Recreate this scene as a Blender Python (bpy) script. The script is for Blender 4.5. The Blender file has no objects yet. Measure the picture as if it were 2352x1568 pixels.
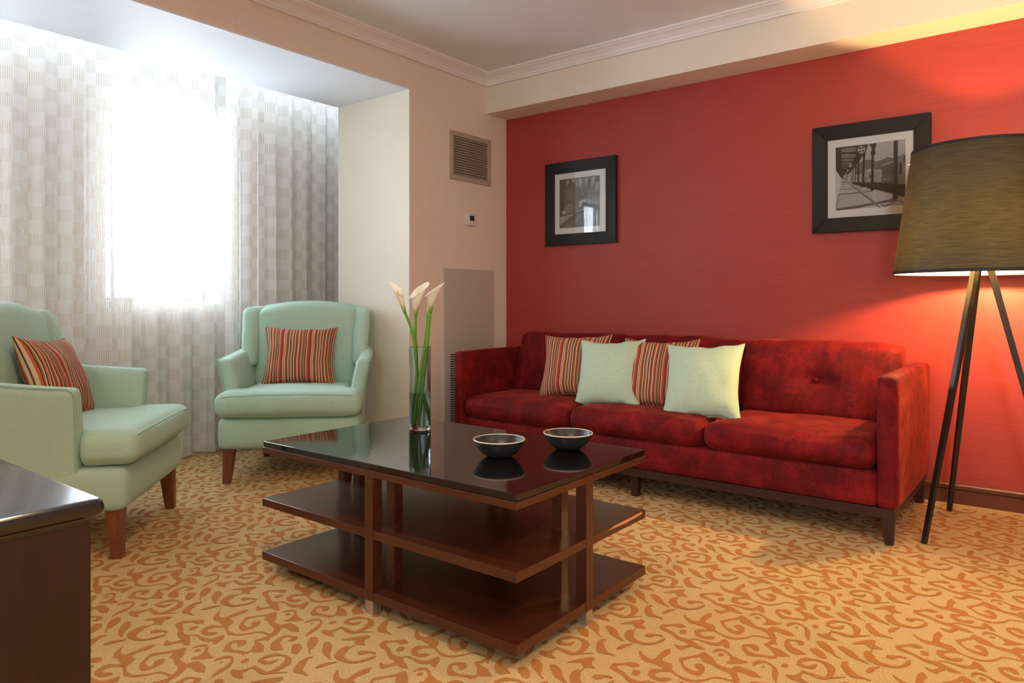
import bpy, bmesh, math, random
from mathutils import Vector, Matrix, noise as mnoise

random.seed(7)
scene = bpy.context.scene
col = scene.collection
PI = math.pi
R = math.radians

# ------------------------------------------------------------------ camera
F_PX, CX, HY, EYE = 1643.0, 1176.0, 690.0, 1.0
YAW = math.atan(1281 / 1643.0)
cam_d = bpy.data.cameras.new('camera')
cam_d.sensor_width = 36.0
cam_d.lens = F_PX / 2352 * 36.0
cam_d.shift_y = -(784 - HY) / 2352
cam_d.clip_start = 0.02
cam = bpy.data.objects.new('camera', cam_d)
cam.location = (0, 0, EYE)
cam.rotation_euler = (PI / 2, 0, YAW)
col.objects.link(cam)
scene.camera = cam

# ------------------------------------------------------------------ world + exposure
world = bpy.data.worlds.new('daylight')
scene.world = world
world.use_nodes = True
wb = world.node_tree.nodes['Background']
wb.inputs[0].default_value = (0.76, 0.88, 1.0, 1)
wb.inputs[1].default_value = 38.0
scene.view_settings.view_transform = 'Standard'
scene.view_settings.look = 'None'
scene.view_settings.gamma = 1
scene.view_settings.use_curve_mapping = False
scene.view_settings.exposure = 0.12
scene.cycles.max_bounces = 8
scene.cycles.adaptive_threshold = 0.03

# window opening in the outer wall (used by the portal and the wall)
WX = -4.50
WY0, WY1, WZ0, WZ1 = 1.86, 2.58, 0.985, 2.20
VY0, VY1 = 0.36, 1.08      # its twin, left of the frame
for (a_, b_) in ((WY0, WY1), (VY0, VY1)):
    pl = bpy.data.lights.new('window_portal', 'AREA')
    pl.shape = 'RECTANGLE'
    pl.size, pl.size_y = WZ1 - WZ0, b_ - a_
    pl.cycles.is_portal = True
    po = bpy.data.objects.new('window_portal', pl)
    po.location = (WX - 0.27, (a_ + b_) / 2, (WZ0 + WZ1) / 2)
    po.rotation_euler = (0, -PI / 2, 0)
    col.objects.link(po)
# added window behind the camera, unseen, for cool daylight fill
W2X0, W2X1, W2Z0, W2Z1, W2Y = 1.1, 1.8, 0.75, 2.25, -2.8
pl2 = bpy.data.lights.new('fill_window_portal', 'AREA')
pl2.shape = 'RECTANGLE'
pl2.size, pl2.size_y = W2X1 - W2X0, W2Z1 - W2Z0
pl2.cycles.is_portal = True
po2 = bpy.data.objects.new('fill_window_portal', pl2)
po2.location = ((W2X0 + W2X1) / 2, W2Y - 0.13, (W2Z0 + W2Z1) / 2)
po2.rotation_euler = (PI / 2, 0, 0)
col.objects.link(po2)

FILL_LIGHT = 240.0      # added ceiling fill lights, emission strength
BULB = 1900.0          # floor lamp bulb

# ------------------------------------------------------------------ helpers
FW = (-math.sin(YAW), math.cos(YAW))
RT = (math.cos(YAW), math.sin(YAW))

def at(x, y, X=None, Y=None, Z=None):
    """place seen at photo pixel x,y on the plane X=, Y= or Z="""
    l = (x - CX) / F_PX
    d = (FW[0] + l * RT[0], FW[1] + l * RT[1], -(y - HY) / F_PX)
    t = X / d[0] if X is not None else (Y / d[1] if Y is not None else (Z - EYE) / d[2])
    return Vector((t * d[0], t * d[1], EYE + t * d[2]))

def link(o, parent=None):
    col.objects.link(o)
    if parent is not None:
        o.parent = parent
    return o

def mesh_obj(name, verts, faces, mat=None, parent=None, smooth=True, uv=None, angle=40, mats=None, mi=None):
    me = bpy.data.meshes.new(name)
    me.from_pydata([tuple(v) for v in verts], [], faces)
    if uv is not None:
        ul = me.uv_layers.new(name='UVMap')
        for lp in me.loops:
            ul.data[lp.index].uv = uv[lp.vertex_index]
    if mats:
        for m in mats:
            me.materials.append(m)
        if mi:
            for p, k in zip(me.polygons, mi):
                p.material_index = k
    elif mat:
        me.materials.append(mat)
    me.update()
    if smooth:
        for p in me.polygons:
            p.use_smooth = True
        if angle:
            me.set_sharp_from_angle(angle=R(angle))
    return link(bpy.data.objects.new(name, me), parent)

def thing(name, label, cat, loc=(0, 0, 0), rz=0.0, group=None):
    o = bpy.data.objects.new(name, None)
    o.empty_display_size = 0.1
    o.location = loc
    o.rotation_euler = (0, 0, rz)
    link(o)
    return tag(o, label, cat, group)

def tag(o, label, cat, group=None):
    o['label'] = label
    o['category'] = cat
    if group:
        o['group'] = group
    return o

def struct(o, label=None):
    o['kind'] = 'structure'
    if label:
        o['label'] = label
    return o

def boxes_mesh(name, boxes, mat, parent=None, bev=0.0, seg=2):
    """one mesh of axis aligned boxes (x0,x1,y0,y1,z0,z1)"""
    bm = bmesh.new()
    for (x0, x1, y0, y1, z0, z1) in boxes:
        r = bmesh.ops.create_cube(bm, size=1)
        for v in r['verts']:
            v.co = Vector(((x0 + x1) / 2 + v.co.x * (x1 - x0), (y0 + y1) / 2 + v.co.y * (y1 - y0), (z0 + z1) / 2 + v.co.z * (z1 - z0)))
    if bev > 0:
        bmesh.ops.bevel(bm, geom=bm.edges[:], offset=bev, segments=seg, profile=0.5, affect='EDGES')
    return bm_obj(name, bm, mat, parent)

def bm_obj(name, bm, mat, parent=None, smooth=True, angle=14):
    bmesh.ops.recalc_face_normals(bm, faces=bm.faces[:])
    me = bpy.data.meshes.new(name)
    bm.to_mesh(me)
    bm.free()
    if mat:
        me.materials.append(mat)
    if smooth:
        for p in me.polygons:
            p.use_smooth = True
        me.set_sharp_from_angle(angle=R(angle))
    return link(bpy.data.objects.new(name, me), parent)

def box(name, b, mat, parent=None, bev=0.0, seg=2):
    return boxes_mesh(name, [b], mat, parent, bev, seg)

def soft_box(name, b, r, mat, parent=None, puff=(0, 0, 0), n=(14, 14, 10), fn=None, power=2.0):
    """upholstered block: rounded box b with crowned faces; fn(p, q) may deform, q in -1..1"""
    x0, x1, y0, y1, z0, z1 = b
    c = Vector(((x0 + x1) / 2, (y0 + y1) / 2, (z0 + z1) / 2))
    hs = Vector(((x1 - x0) / 2, (y1 - y0) / 2, (z1 - z0) / 2))
    idx, verts, faces = {}, [], []
    nx, ny, nz = n

    def par(k, m):
        t = -1 + 2 * k / m
        return math.sin(t * PI / 2) * 0.35 + t * 0.65

    def vid(i, j, k):
        key = (i, j, k)
        if key in idx:
            return idx[key]
        q = Vector((par(i, nx), par(j, ny), par(k, nz)))
        p = Vector((q.x * hs.x, q.y * hs.y, q.z * hs.z))
        rr = min(r, hs.x, hs.y, hs.z)
        inner = Vector((max(-hs.x + rr, min(hs.x - rr, p.x)), max(-hs.y + rr, min(hs.y - rr, p.y)), max(-hs.z + rr, min(hs.z - rr, p.z))))
        d = p - inner
        if d.length > 1e-9:
            m = (abs(d.x) ** 2 + abs(d.y) ** 2 + abs(d.z) ** 2) ** 0.5
            mx = max(abs(d.x), abs(d.y), abs(d.z))
            p = inner + d / m * mx if m > 0 else p
            dd = p - inner
            if dd.length > 0 and mx > 0:
                p = inner + dd.normalized() * min(rr, mx)
        bx = (1 - q.y ** 2) * (1 - q.z ** 2)
        by = (1 - q.x ** 2) * (1 - q.z ** 2)
        bz = (1 - abs(q.x) ** 3) * (1 - abs(q.y) ** 3)
        p = p + Vector((q.x * bx * puff[0], q.y * by * puff[1], q.z * bz * puff[2]))
        p = p + c
        if fn:
            p = fn(p, q)
        idx[key] = len(verts)
        verts.append(p)
        return idx[key]

    for i in range(nx):
        for j in range(ny):
            faces.append((vid(i, j, 0), vid(i, j + 1, 0), vid(i + 1, j + 1, 0), vid(i + 1, j, 0)))
            faces.append((vid(i, j, nz), vid(i + 1, j, nz), vid(i + 1, j + 1, nz), vid(i, j + 1, nz)))
    for i in range(nx):
        for k in range(nz):
            faces.append((vid(i, 0, k), vid(i + 1, 0, k), vid(i + 1, 0, k + 1), vid(i, 0, k + 1)))
            faces.append((vid(i, ny, k), vid(i, ny, k + 1), vid(i + 1, ny, k + 1), vid(i + 1, ny, k)))
    for j in range(ny):
        for k in range(nz):
            faces.append((vid(0, j, k), vid(0, j, k + 1), vid(0, j + 1, k + 1), vid(0, j + 1, k)))
            faces.append((vid(nx, j, k), vid(nx, j + 1, k), vid(nx, j + 1, k + 1), vid(nx, j, k + 1)))
    return mesh_obj(name, verts, faces, mat, parent, angle=None)

def lathe(name, prof, mat, parent=None, seg=48, loc=(0, 0, 0), closed=False, angle=35):
    verts, faces = [], []
    n = len(prof)
    for i in range(seg):
        a = 2 * PI * i / seg
        for (r, z) in prof:
            verts.append((loc[0] + r * math.cos(a), loc[1] + r * math.sin(a), loc[2] + z))
    for i in range(seg):
        i2 = (i + 1) % seg
        for j in range(n if closed else n - 1):
            j2 = (j + 1) % n
            faces.append((i * n + j, i2 * n + j, i2 * n + j2, i * n + j2))
    bm = bmesh.new()
    vs = [bm.verts.new(v) for v in verts]
    for f in faces:
        try:
            bm.faces.new([vs[k] for k in f])
        except ValueError:
            pass
    bmesh.ops.remove_doubles(bm, verts=bm.verts[:], dist=1e-6)
    return bm_obj(name, bm, mat, parent, angle=angle)

def catmull(pts, sub):
    out = []
    n = len(pts)
    for i in range(n - 1):
        p0, p1, p2, p3 = pts[max(i - 1, 0)], pts[i], pts[i + 1], pts[min(i + 2, n - 1)]
        for s in range(sub):
            t = s / sub
            out.append(tuple(0.5 * (2 * b + (c_ - a) * t + (2 * a - 5 * b + 4 * c_ - d) * t * t + (3 * b - a - 3 * c_ + d) * t ** 3) for a, b, c_, d in zip(p0, p1, p2, p3)))
    out.append(tuple(pts[-1]))
    return out

def tube(name, pts, mat, parent=None, seg=10, sub=6, caps=True, closed=False):
    """pts: (x,y,z,r)"""
    P = catmull([tuple(p) for p in pts], sub) if sub > 1 else [tuple(p) for p in pts]
    verts, faces = [], []
    n = len(P)
    up = Vector((0.3, 0.2, 1)).normalized()
    for i, p in enumerate(P):
        a = Vector(P[(i - 1) % n if closed else max(i - 1, 0)][:3])
        b = Vector(P[(i + 1) % n if closed else min(i + 1, n - 1)][:3])
        t = (b - a).normalized()
        s = t.cross(up)
        if s.length < 1e-3:
            s = t.cross(Vector((1, 0, 0)))
        s.normalize()
        w = s.cross(t)
        for k in range(seg):
            an = 2 * PI * k / seg
            verts.append(Vector(p[:3]) + (s * math.cos(an) + w * math.sin(an)) * p[3])
    for i in range(n if closed else n - 1):
        i2 = (i + 1) % n
        for k in range(seg):
            k2 = (k + 1) % seg
            faces.append((i * seg + k, i * seg + k2, i2 * seg + k2, i2 * seg + k))
    if caps and not closed:
        faces.append(tuple(range(seg - 1, -1, -1)))
        faces.append(tuple((n - 1) * seg + k for k in range(seg)))
    return mesh_obj(name, verts, faces, mat, parent, angle=50)

def taper_leg(name, x, y, z0, z1, top, bot, mat, parent, dx=0.0, dy=0.0, bev=0.003):
    """square tapered leg; (dx,dy) shifts the foot"""
    bm = bmesh.new()
    r = bmesh.ops.create_cube(bm, size=1)
    for v in r['verts']:
        if v.co.z > 0:
            v.co = Vector((x + v.co.x * top, y + v.co.y * top, z1))
        else:
            v.co = Vector((x + dx + v.co.x * bot, y + dy + v.co.y * bot, z0))
    bmesh.ops.bevel(bm, geom=bm.edges[:], offset=bev, segments=2, profile=0.5, affect='EDGES')
    return bm_obj(name, bm, mat, parent)

# ------------------------------------------------------------------ materials
def new_mat(name):
    m = bpy.data.materials.new(name)
    m.use_nodes = True
    nt = m.node_tree
    return m, nt, nt.nodes['Principled BSDF']

def rgb(r, g, b):
    """sRGB 0-255 to linear"""
    def f(c):
        c /= 255.0
        return c / 12.92 if c <= 0.04045 else ((c + 0.055) / 1.055) ** 2.4
    return (f(r), f(g), f(b), 1)

def mixc(nt, fac, a, b):
    n = nt.nodes.new('ShaderNodeMix')
    n.data_type = 'RGBA'
    for s, v in ((n.inputs['Factor'], fac), (n.inputs[6], a), (n.inputs[7], b)):
        if hasattr(v, 'is_output'):
            nt.links.new(v, s)
        else:
            s.default_value = v
    return n.outputs[2]

def math_n(nt, op, a, b=None, c=None):
    n = nt.nodes.new('ShaderNodeMath')
    n.operation = op
    for k, v in enumerate((a, b, c)):
        if v is None:
            continue
        if hasattr(v, 'is_output'):
            nt.links.new(v, n.inputs[k])
        else:
            n.inputs[k].default_value = v
    return n.outputs[0]

def coord(nt, kind='Object', scale=(1, 1, 1), rot=(0, 0, 0)):
    tc = nt.nodes.new('ShaderNodeTexCoord')
    mp = nt.nodes.new('ShaderNodeMapping')
    mp.inputs['Scale'].default_value = scale
    mp.inputs['Rotation'].default_value = rot
    nt.links.new(tc.outputs[kind], mp.inputs['Vector'])
    return mp.outputs[0]

def noise_n(nt, vec, scale, detail=4, rough=0.55, dist=0.0):
    n = nt.nodes.new('ShaderNodeTexNoise')
    n.inputs['Scale'].default_value = scale
    n.inputs['Detail'].default_value = detail
    n.inputs['Roughness'].default_value = rough
    n.inputs['Distortion'].default_value = dist
    nt.links.new(vec, n.inputs['Vector'])
    return n.outputs['Fac']

def ramp(nt, fac, stops, interp='LINEAR'):
    n = nt.nodes.new('ShaderNodeValToRGB')
    n.color_ramp.interpolation = interp
    els = n.color_ramp.elements
    while len(els) < len(stops):
        els.new(0.5)
    for e, (p, c) in zip(els, stops):
        e.position = p
        e.color = c if hasattr(c, '__len__') else (c, c, c, 1)
    nt.links.new(fac, n.inputs[0])
    return n.outputs[0]

def bump(nt, bsdf, h, strength, dist=0.01):
    b = nt.nodes.new('ShaderNodeBump')
    b.inputs['Strength'].default_value = strength
    b.inputs['Distance'].default_value = dist
    nt.links.new(h, b.inputs['Height'])
    nt.links.new(b.outputs[0], bsdf.inputs['Normal'])

def plain(name, c, rough=0.5, spec=0.5, metal=0.0, vary=0.06, scale=8.0, coat=0.0):
    m, nt, b = new_mat(name)
    v = noise_n(nt, coord(nt), scale)
    f = ramp(nt, v, [(0.3, 0.0), (0.7, 1.0)])
    c2 = tuple(min(1, x * (1 + vary)) for x in c[:3]) + (1,)
    c1 = tuple(x * (1 - vary) for x in c[:3]) + (1,)
    nt.links.new(mixc(nt, f, c1, c2), b.inputs['Base Color'])
    b.inputs['Roughness'].default_value = rough
    b.inputs['Specular IOR Level'].default_value = spec
    b.inputs['Metallic'].default_value = metal
    if coat:
        b.inputs['Coat Weight'].default_value = coat
        b.inputs['Coat Roughness'].default_value = 0.12
    return m

def weave(name, c, rough=0.85, s1=(60, 60, 900), s2=(900, 900, 60), amount=0.12, bstr=0.15, sheen=0.0, spec=0.3, kind='Object'):
    """woven cloth: two crossed sets of stretched threads"""
    m, nt, b = new_mat(name)
    a = noise_n(nt, coord(nt, kind, s1), 1.0, 2)
    d = noise_n(nt, coord(nt, kind, s2), 1.0, 2)
    big = noise_n(nt, coord(nt, kind), 5.0, 3)
    s = math_n(nt, 'ADD', a, d)
    s = math_n(nt, 'MULTIPLY', s, 0.5)
    f = ramp(nt, s, [(0.35, 0.0), (0.65, 1.0)])
    lo = tuple(x * (1 - amount) for x in c[:3]) + (1,)
    hi = tuple(min(1, x * (1 + amount)) for x in c[:3]) + (1,)
    cc = mixc(nt, f, lo, hi)
    cc = mixc(nt, math_n(nt, 'MULTIPLY', big, 0.12), cc, tuple(x * 0.8 for x in c[:3]) + (1,))
    nt.links.new(cc, b.inputs['Base Color'])
    b.inputs['Roughness'].default_value = rough
    b.inputs['Specular IOR Level'].default_value = spec
    b.inputs['Sheen Weight'].default_value = sheen
    bump(nt, b, s, bstr, 0.002)
    return m

def wood(name, c1, c2, rough=0.35, scale=(3, 40, 40), coat=0.3):
    m, nt, b = new_mat(name)
    v = noise_n(nt, coord(nt, 'Object', scale), 1.6, 6, 0.6, 0.6)
    f = ramp(nt, v, [(0.3, 0.0), (0.7, 1.0)])
    nt.links.new(mixc(nt, f, c1, c2), b.inputs['Base Color'])
    b.inputs['Roughness'].default_value = rough
    b.inputs['Coat Weight'].default_value = coat
    b.inputs['Coat Roughness'].default_value = 0.25
    bump(nt, b, v, 0.05, 0.002)
    return m

def velvet_mat():
    m, nt, b = new_mat('red_velvet')
    base = noise_n(nt, coord(nt, 'Object', (1.0, 1.0, 1.3)), 6.0, 10, 0.68, 0.3)
    fine = noise_n(nt, coord(nt, 'Object', (150, 150, 26)), 1.0, 2)
    streak = noise_n(nt, coord(nt, 'Object', (38, 38, 3.2)), 1.0, 3)
    t = math_n(nt, 'ADD', math_n(nt, 'MULTIPLY', base, 0.62), math_n(nt, 'ADD', math_n(nt, 'MULTIPLY', fine, 0.16), math_n(nt, 'MULTIPLY', streak, 0.22)))
    f = ramp(nt, t, [(0.40, 0.0), (0.50, 0.32), (0.58, 0.75), (0.66, 1.0)])
    cc = mixc(nt, f, (0.080, 0.002, 0.004, 1), (0.20, 0.0055, 0.007, 1))
    patch = noise_n(nt, coord(nt, 'Object', (1.0, 1.0, 1.0)), 9.0, 10, 0.72, 0.2)
    pf = ramp(nt, patch, [(0.52, 0.0), (0.545, 1.0)])
    cc = mixc(nt, math_n(nt, 'MULTIPLY', pf, 0.20), cc, (0.40, 0.016, 0.012, 1))
    nt.links.new(cc, b.inputs['Base Color'])
    b.inputs['Roughness'].default_value = 0.75
    b.inputs['Specular IOR Level'].default_value = 0.2
    sh = math_n(nt, 'MULTIPLY', f, 0.40)
    nt.links.new(math_n(nt, 'ADD', sh, 0.12), b.inputs['Sheen Weight'])
    b.inputs['Sheen Roughness'].default_value = 0.35
    b.inputs['Sheen Tint'].default_value = (1.0, 0.16, 0.10, 1)
    bump(nt, b, t, 0.18, 0.006)
    return m

def stripe_mat(name, offs=0.0):
    """woven stripe along the cushion's U"""
    m, nt, b = new_mat(name)
    tc = nt.nodes.new('ShaderNodeTexCoord')
    sep = nt.nodes.new('ShaderNodeSeparateXYZ')
    nt.links.new(tc.outputs['UV'], sep.inputs[0])
    u = math_n(nt, 'FRACT', math_n(nt, 'ADD', math_n(nt, 'MULTIPLY', sep.outputs[0], 2.6), offs))
    red, dred, cream = rgb(180, 76, 66), rgb(122, 44, 40), rgb(228, 208, 170)
    brown, org, olive, pink = rgb(92, 58, 38), rgb(200, 104, 56), rgb(140, 122, 76), rgb(206, 128, 104)
    seq = [(red, 4), (dred, 2), (red, 3), (cream, 2), (brown, 2), (cream, 2), (org, 4), (dred, 2), (olive, 3), (cream, 2), (brown, 3), (pink, 4),
           (cream, 1.5), (dred, 4), (cream, 2), (olive, 3), (brown, 2), (org, 3), (cream, 2), (red, 5), (brown, 2), (cream, 1.5), (olive, 4), (brown, 2), (pink, 3), (dred, 3), (cream, 2), (org, 3)]
    seq = seq[:28]
    tot = sum(w for _, w in seq)
    stops, p = [], 0.0
    for c_, w in seq:
        stops.append((p / tot, c_))
        p += w
    r = ramp(nt, u, stops, 'CONSTANT')
    fine = noise_n(nt, coord(nt, 'UV', (40, 400, 1)), 1.0, 2)
    cc = mixc(nt, math_n(nt, 'MULTIPLY', fine, 0.35), r, (0.10, 0.04, 0.025, 1))
    nt.links.new(cc, b.inputs['Base Color'])
    b.inputs['Roughness'].default_value = 0.85
    b.inputs['Specular IOR Level'].default_value = 0.2
    bump(nt, b, fine, 0.2, 0.002)
    return m

def grasscloth_red():
    m, nt, b = new_mat('red_grasscloth')
    a = noise_n(nt, coord(nt, 'Object', (5, 5, 420)), 1.0, 3)
    d = noise_n(nt, coord(nt, 'Object', (60, 60, 700)), 1.0, 2)
    s = math_n(nt, 'ADD', math_n(nt, 'MULTIPLY', a, 0.6), math_n(nt, 'MULTIPLY', d, 0.4))
    f = ramp(nt, s, [(0.3, 0.0), (0.7, 1.0)])
    nt.links.new(mixc(nt, f, (0.30, 0.024, 0.017, 1), (0.45, 0.046, 0.029, 1)), b.inputs['Base Color'])
    b.inputs['Roughness'].default_value = 0.44
    b.inputs['Specular IOR Level'].default_value = 0.65
    bump(nt, b, s, 0.25, 0.002)
    return m

def cream_wall(name, c, amount=0.04):
    m, nt, b = new_mat(name)
    a = noise_n(nt, coord(nt, 'Object', (260, 260, 4)), 1.0, 3)
    f = ramp(nt, a, [(0.3, 0.0), (0.7, 1.0)])
    lo = tuple(x * (1 - amount) for x in c[:3]) + (1,)
    hi = tuple(min(1, x * (1 + amount)) for x in c[:3]) + (1,)
    nt.links.new(mixc(nt, f, lo, hi), b.inputs['Base Color'])
    b.inputs['Roughness'].default_value = 0.6
    b.inputs['Specular IOR Level'].default_value = 0.3
    bump(nt, b, a, 0.06, 0.001)
    return m

def carpet_mat(name, c1, c2, scale, bstr):
    m, nt, b = new_mat(name)
    v = noise_n(nt, coord(nt), scale, 3, 0.7)
    w = noise_n(nt, coord(nt), 3.0, 2)
    f = ramp(nt, v, [(0.32, 0.0), (0.68, 1.0)])
    cc = mixc(nt, f, c1, c2)
    cc = mixc(nt, math_n(nt, 'MULTIPLY', w, 0.18), cc, tuple(x * 0.75 for x in c1[:3]) + (1,))
    nt.links.new(cc, b.inputs['Base Color'])
    b.inputs['Roughness'].default_value = 0.95
    b.inputs['Specular IOR Level'].default_value = 0.1
    bump(nt, b, v, bstr, 0.006)
    return m

def granite_mat(name, c, speck, rough=0.06, spec=0.62):
    m, nt, b = new_mat(name)
    v = nt.nodes.new('ShaderNodeTexVoronoi')
    v.inputs['Scale'].default_value = 420
    nt.links.new(coord(nt), v.inputs['Vector'])
    f = ramp(nt, v.outputs['Color'], [(0.80, 0.0), (0.97, 1.0)])
    d = ramp(nt, v.outputs['Distance'], [(0.15, 1.0), (0.4, 0.0)])
    nt.links.new(mixc(nt, math_n(nt, 'MULTIPLY', f, d), c, speck), b.inputs['Base Color'])
    b.inputs['Roughness'].default_value = rough
    b.inputs['Specular IOR Level'].default_value = spec
    return m

def curtain_mat(name, tint):
    """sheer: checks of plain voile and open vertical stripes (UV in metres)"""
    m, nt, b = new_mat(name)
    out = nt.nodes['Material Output']
    tc = nt.nodes.new('ShaderNodeTexCoord')
    sep = nt.nodes.new('ShaderNodeSeparateXYZ')
    nt.links.new(tc.outputs['UV'], sep.inputs[0])
    cell_u, cell_v = 0.093, 0.0715
    iu = math_n(nt, 'FLOOR', math_n(nt, 'DIVIDE', sep.outputs[0], cell_u))
    iv = math_n(nt, 'FLOOR', math_n(nt, 'DIVIDE', sep.outputs[1], cell_v))
    par = math_n(nt, 'GREATER_THAN', math_n(nt, 'MODULO', math_n(nt, 'ADD', math_n(nt, 'ADD', iu, iv), 400.0), 2.0), 0.5)
    fu = math_n(nt, 'FRACT', math_n(nt, 'DIVIDE', sep.outputs[0], 0.0116))
    st = math_n(nt, 'GREATER_THAN', fu, 0.52)
    # opacity: plain cell 0.80, stripe cell: thread 0.95 / gap 0.52
    stripe_op = math_n(nt, 'ADD', math_n(nt, 'MULTIPLY', st, 0.34), 0.46)
    plain_op = 0.66
    op = math_n(nt, 'ADD', math_n(nt, 'MULTIPLY', par, stripe_op), math_n(nt, 'MULTIPLY', math_n(nt, 'SUBTRACT', 1.0, par), plain_op))
    thread = math_n(nt, 'MULTIPLY', par, st)
    cc = mixc(nt, thread, tint, tuple(x * k for x, k in zip(tint[:3], (0.93, 0.90, 0.85))) + (1,))
    dif = nt.nodes.new('ShaderNodeBsdfDiffuse')
    trl = nt.nodes.new('ShaderNodeBsdfTranslucent')
    nt.links.new(cc, dif.inputs[0])
    nt.links.new(cc, trl.inputs[0])
    mx = nt.nodes.new('ShaderNodeMixShader')
    mx.inputs[0].default_value = 0.06
    nt.links.new(dif.outputs[0], mx.inputs[1])
    nt.links.new(trl.outputs[0], mx.inputs[2])
    tr = nt.nodes.new('ShaderNodeBsdfTransparent')
    tr.inputs[0].default_value = (1, 1, 1, 1)
    m2 = nt.nodes.new('ShaderNodeMixShader')
    nt.links.new(op, m2.inputs[0])
    nt.links.new(tr.outputs[0], m2.inputs[1])
    nt.links.new(mx.outputs[0], m2.inputs[2])
    nt.links.new(m2.outputs[0], out.inputs['Surface'])
    nt.nodes.remove(b)
    return m

def sheet_glass(name, refl=1.0):
    """thin pane: clear with Fresnel reflection"""
    m, nt, b = new_mat(name)
    out = nt.nodes['Material Output']
    tr = nt.nodes.new('ShaderNodeBsdfTransparent')
    gl = nt.nodes.new('ShaderNodeBsdfGlossy')
    gl.inputs['Roughness'].default_value = 0.01
    fr = nt.nodes.new('ShaderNodeFresnel')
    fr.inputs[0].default_value = 1.5
    mx = nt.nodes.new('ShaderNodeMixShader')
    nt.links.new(math_n(nt, 'MULTIPLY', fr.outputs[0], refl), mx.inputs[0])
    nt.links.new(tr.outputs[0], mx.inputs[1])
    nt.links.new(gl.outputs[0], mx.inputs[2])
    nt.links.new(mx.outputs[0], out.inputs['Surface'])
    nt.nodes.remove(b)
    return m

def solid_glass(name, c, ior):
    m, nt, b = new_mat(name)
    b.inputs['Base Color'].default_value = c
    b.inputs['Transmission Weight'].default_value = 1.0
    b.inputs['Roughness'].default_value = 0.0
    b.inputs['IOR'].default_value = ior
    return m

def emit_mat(name, c, s):
    m, nt, b = new_mat(name)
    b.inputs['Base Color'].default_value = (0.8, 0.8, 0.8, 1)
    b.inputs['Emission Color'].default_value = c
    b.inputs['Emission Strength'].default_value = s
    return m

def shade_mat():
    m, nt, b = new_mat('lamp_shade_cloth')
    out = nt.nodes['Material Output']
    v = noise_n(nt, coord(nt, 'Object', (14, 14, 420)), 1.0, 3)
    f = ramp(nt, v, [(0.3, 0.0), (0.7, 1.0)])
    b.inputs['Roughness'].default_value = 0.6
    b.inputs['Specular IOR Level'].default_value = 0.35
    nt.links.new(mixc(nt, f, (0.008, 0.008, 0.010, 1), (0.03, 0.028, 0.028, 1)), b.inputs['Base Color'])
    tl = nt.nodes.new('ShaderNodeBsdfTranslucent')
    nt.links.new(mixc(nt, f, (0.0115, 0.0113, 0.0033, 1), (0.033, 0.0315, 0.0098, 1)), tl.inputs[0])
    ad = nt.nodes.new('ShaderNodeAddShader')
    nt.links.new(b.outputs[0], ad.inputs[0])
    nt.links.new(tl.outputs[0], ad.inputs[1])
    nt.links.new(ad.outputs[0], out.inputs['Surface'])
    return m

def lining_mat():
    m, nt, b = new_mat('lamp_shade_lining')
    out = nt.nodes['Material Output']
    v = noise_n(nt, coord(nt, 'Object', (14, 14, 300)), 1.0, 2)
    c = mixc(nt, v, (0.66, 0.56, 0.36, 1), (0.78, 0.68, 0.46, 1))
    d = nt.nodes.new('ShaderNodeBsdfDiffuse')
    tl = nt.nodes.new('ShaderNodeBsdfTranslucent')
    nt.links.new(c, d.inputs[0])
    nt.links.new(c, tl.inputs[0])
    mx = nt.nodes.new('ShaderNodeMixShader')
    mx.inputs[0].default_value = 0.25
    nt.links.new(d.outputs[0], mx.inputs[1])
    nt.links.new(tl.outputs[0], mx.inputs[2])
    nt.links.new(mx.outputs[0], out.inputs['Surface'])
    nt.nodes.remove(b)
    return m

def petal_mat():
    m, nt, b = new_mat('calla_petal')
    out = nt.nodes['Material Output']
    tc = nt.nodes.new('ShaderNodeTexCoord')
    sep = nt.nodes.new('ShaderNodeSeparateXYZ')
    nt.links.new(tc.outputs['UV'], sep.inputs[0])
    c = ramp(nt, sep.outputs[1], [(0.0, rgb(96, 140, 40)), (0.22, rgb(168, 192, 80)), (0.45, rgb(244, 238, 214)), (1.0, rgb(252, 246, 238))])
    nt.links.new(c, b.inputs['Base Color'])
    b.inputs['Roughness'].default_value = 0.5
    tl = nt.nodes.new('ShaderNodeBsdfTranslucent')
    nt.links.new(c, tl.inputs[0])
    mx = nt.nodes.new('ShaderNodeMixShader')
    mx.inputs[0].default_value = 0.3
    nt.links.new(b.outputs[0], mx.inputs[1])
    nt.links.new(tl.outputs[0], mx.inputs[2])
    nt.links.new(mx.outputs[0], out.inputs['Surface'])
    return m

M = {}
M['cream'] = cream_wall('cream_wallpaper', (0.84, 0.73, 0.63, 1), 0.025)
M['cream2'] = cream_wall('pale_cream_wallpaper', (0.82, 0.76, 0.65, 1), 0.015)
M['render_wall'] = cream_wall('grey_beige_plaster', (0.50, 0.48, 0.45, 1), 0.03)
M['white'] = plain('white_paint', (0.84, 0.89, 0.96, 1), 0.6, 0.3, vary=0.01)
M['crown'] = plain('crown_paint', (0.86, 0.84, 0.84, 1), 0.5, 0.3, vary=0.01)
M['red_wall'] = grasscloth_red()
M['carpet'] = carpet_mat('carpet_pile', (0.50, 0.32, 0.13, 1), (0.86, 0.66, 0.37, 1), 230, 0.7)
M['carpet_dark'] = carpet_mat('carpet_loop', (0.40, 0.17, 0.05, 1), (0.53, 0.25, 0.085, 1), 380, 0.3)
M['base_wood'] = wood('baseboard_wood', (0.085, 0.022, 0.010, 1), (0.12, 0.033, 0.015, 1), coat=0.05)
M['table_wood'] = wood('table_wood', (0.046, 0.010, 0.0045, 1), (0.088, 0.022, 0.008, 1), 0.32, (4, 30, 30), 0.2)
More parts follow.
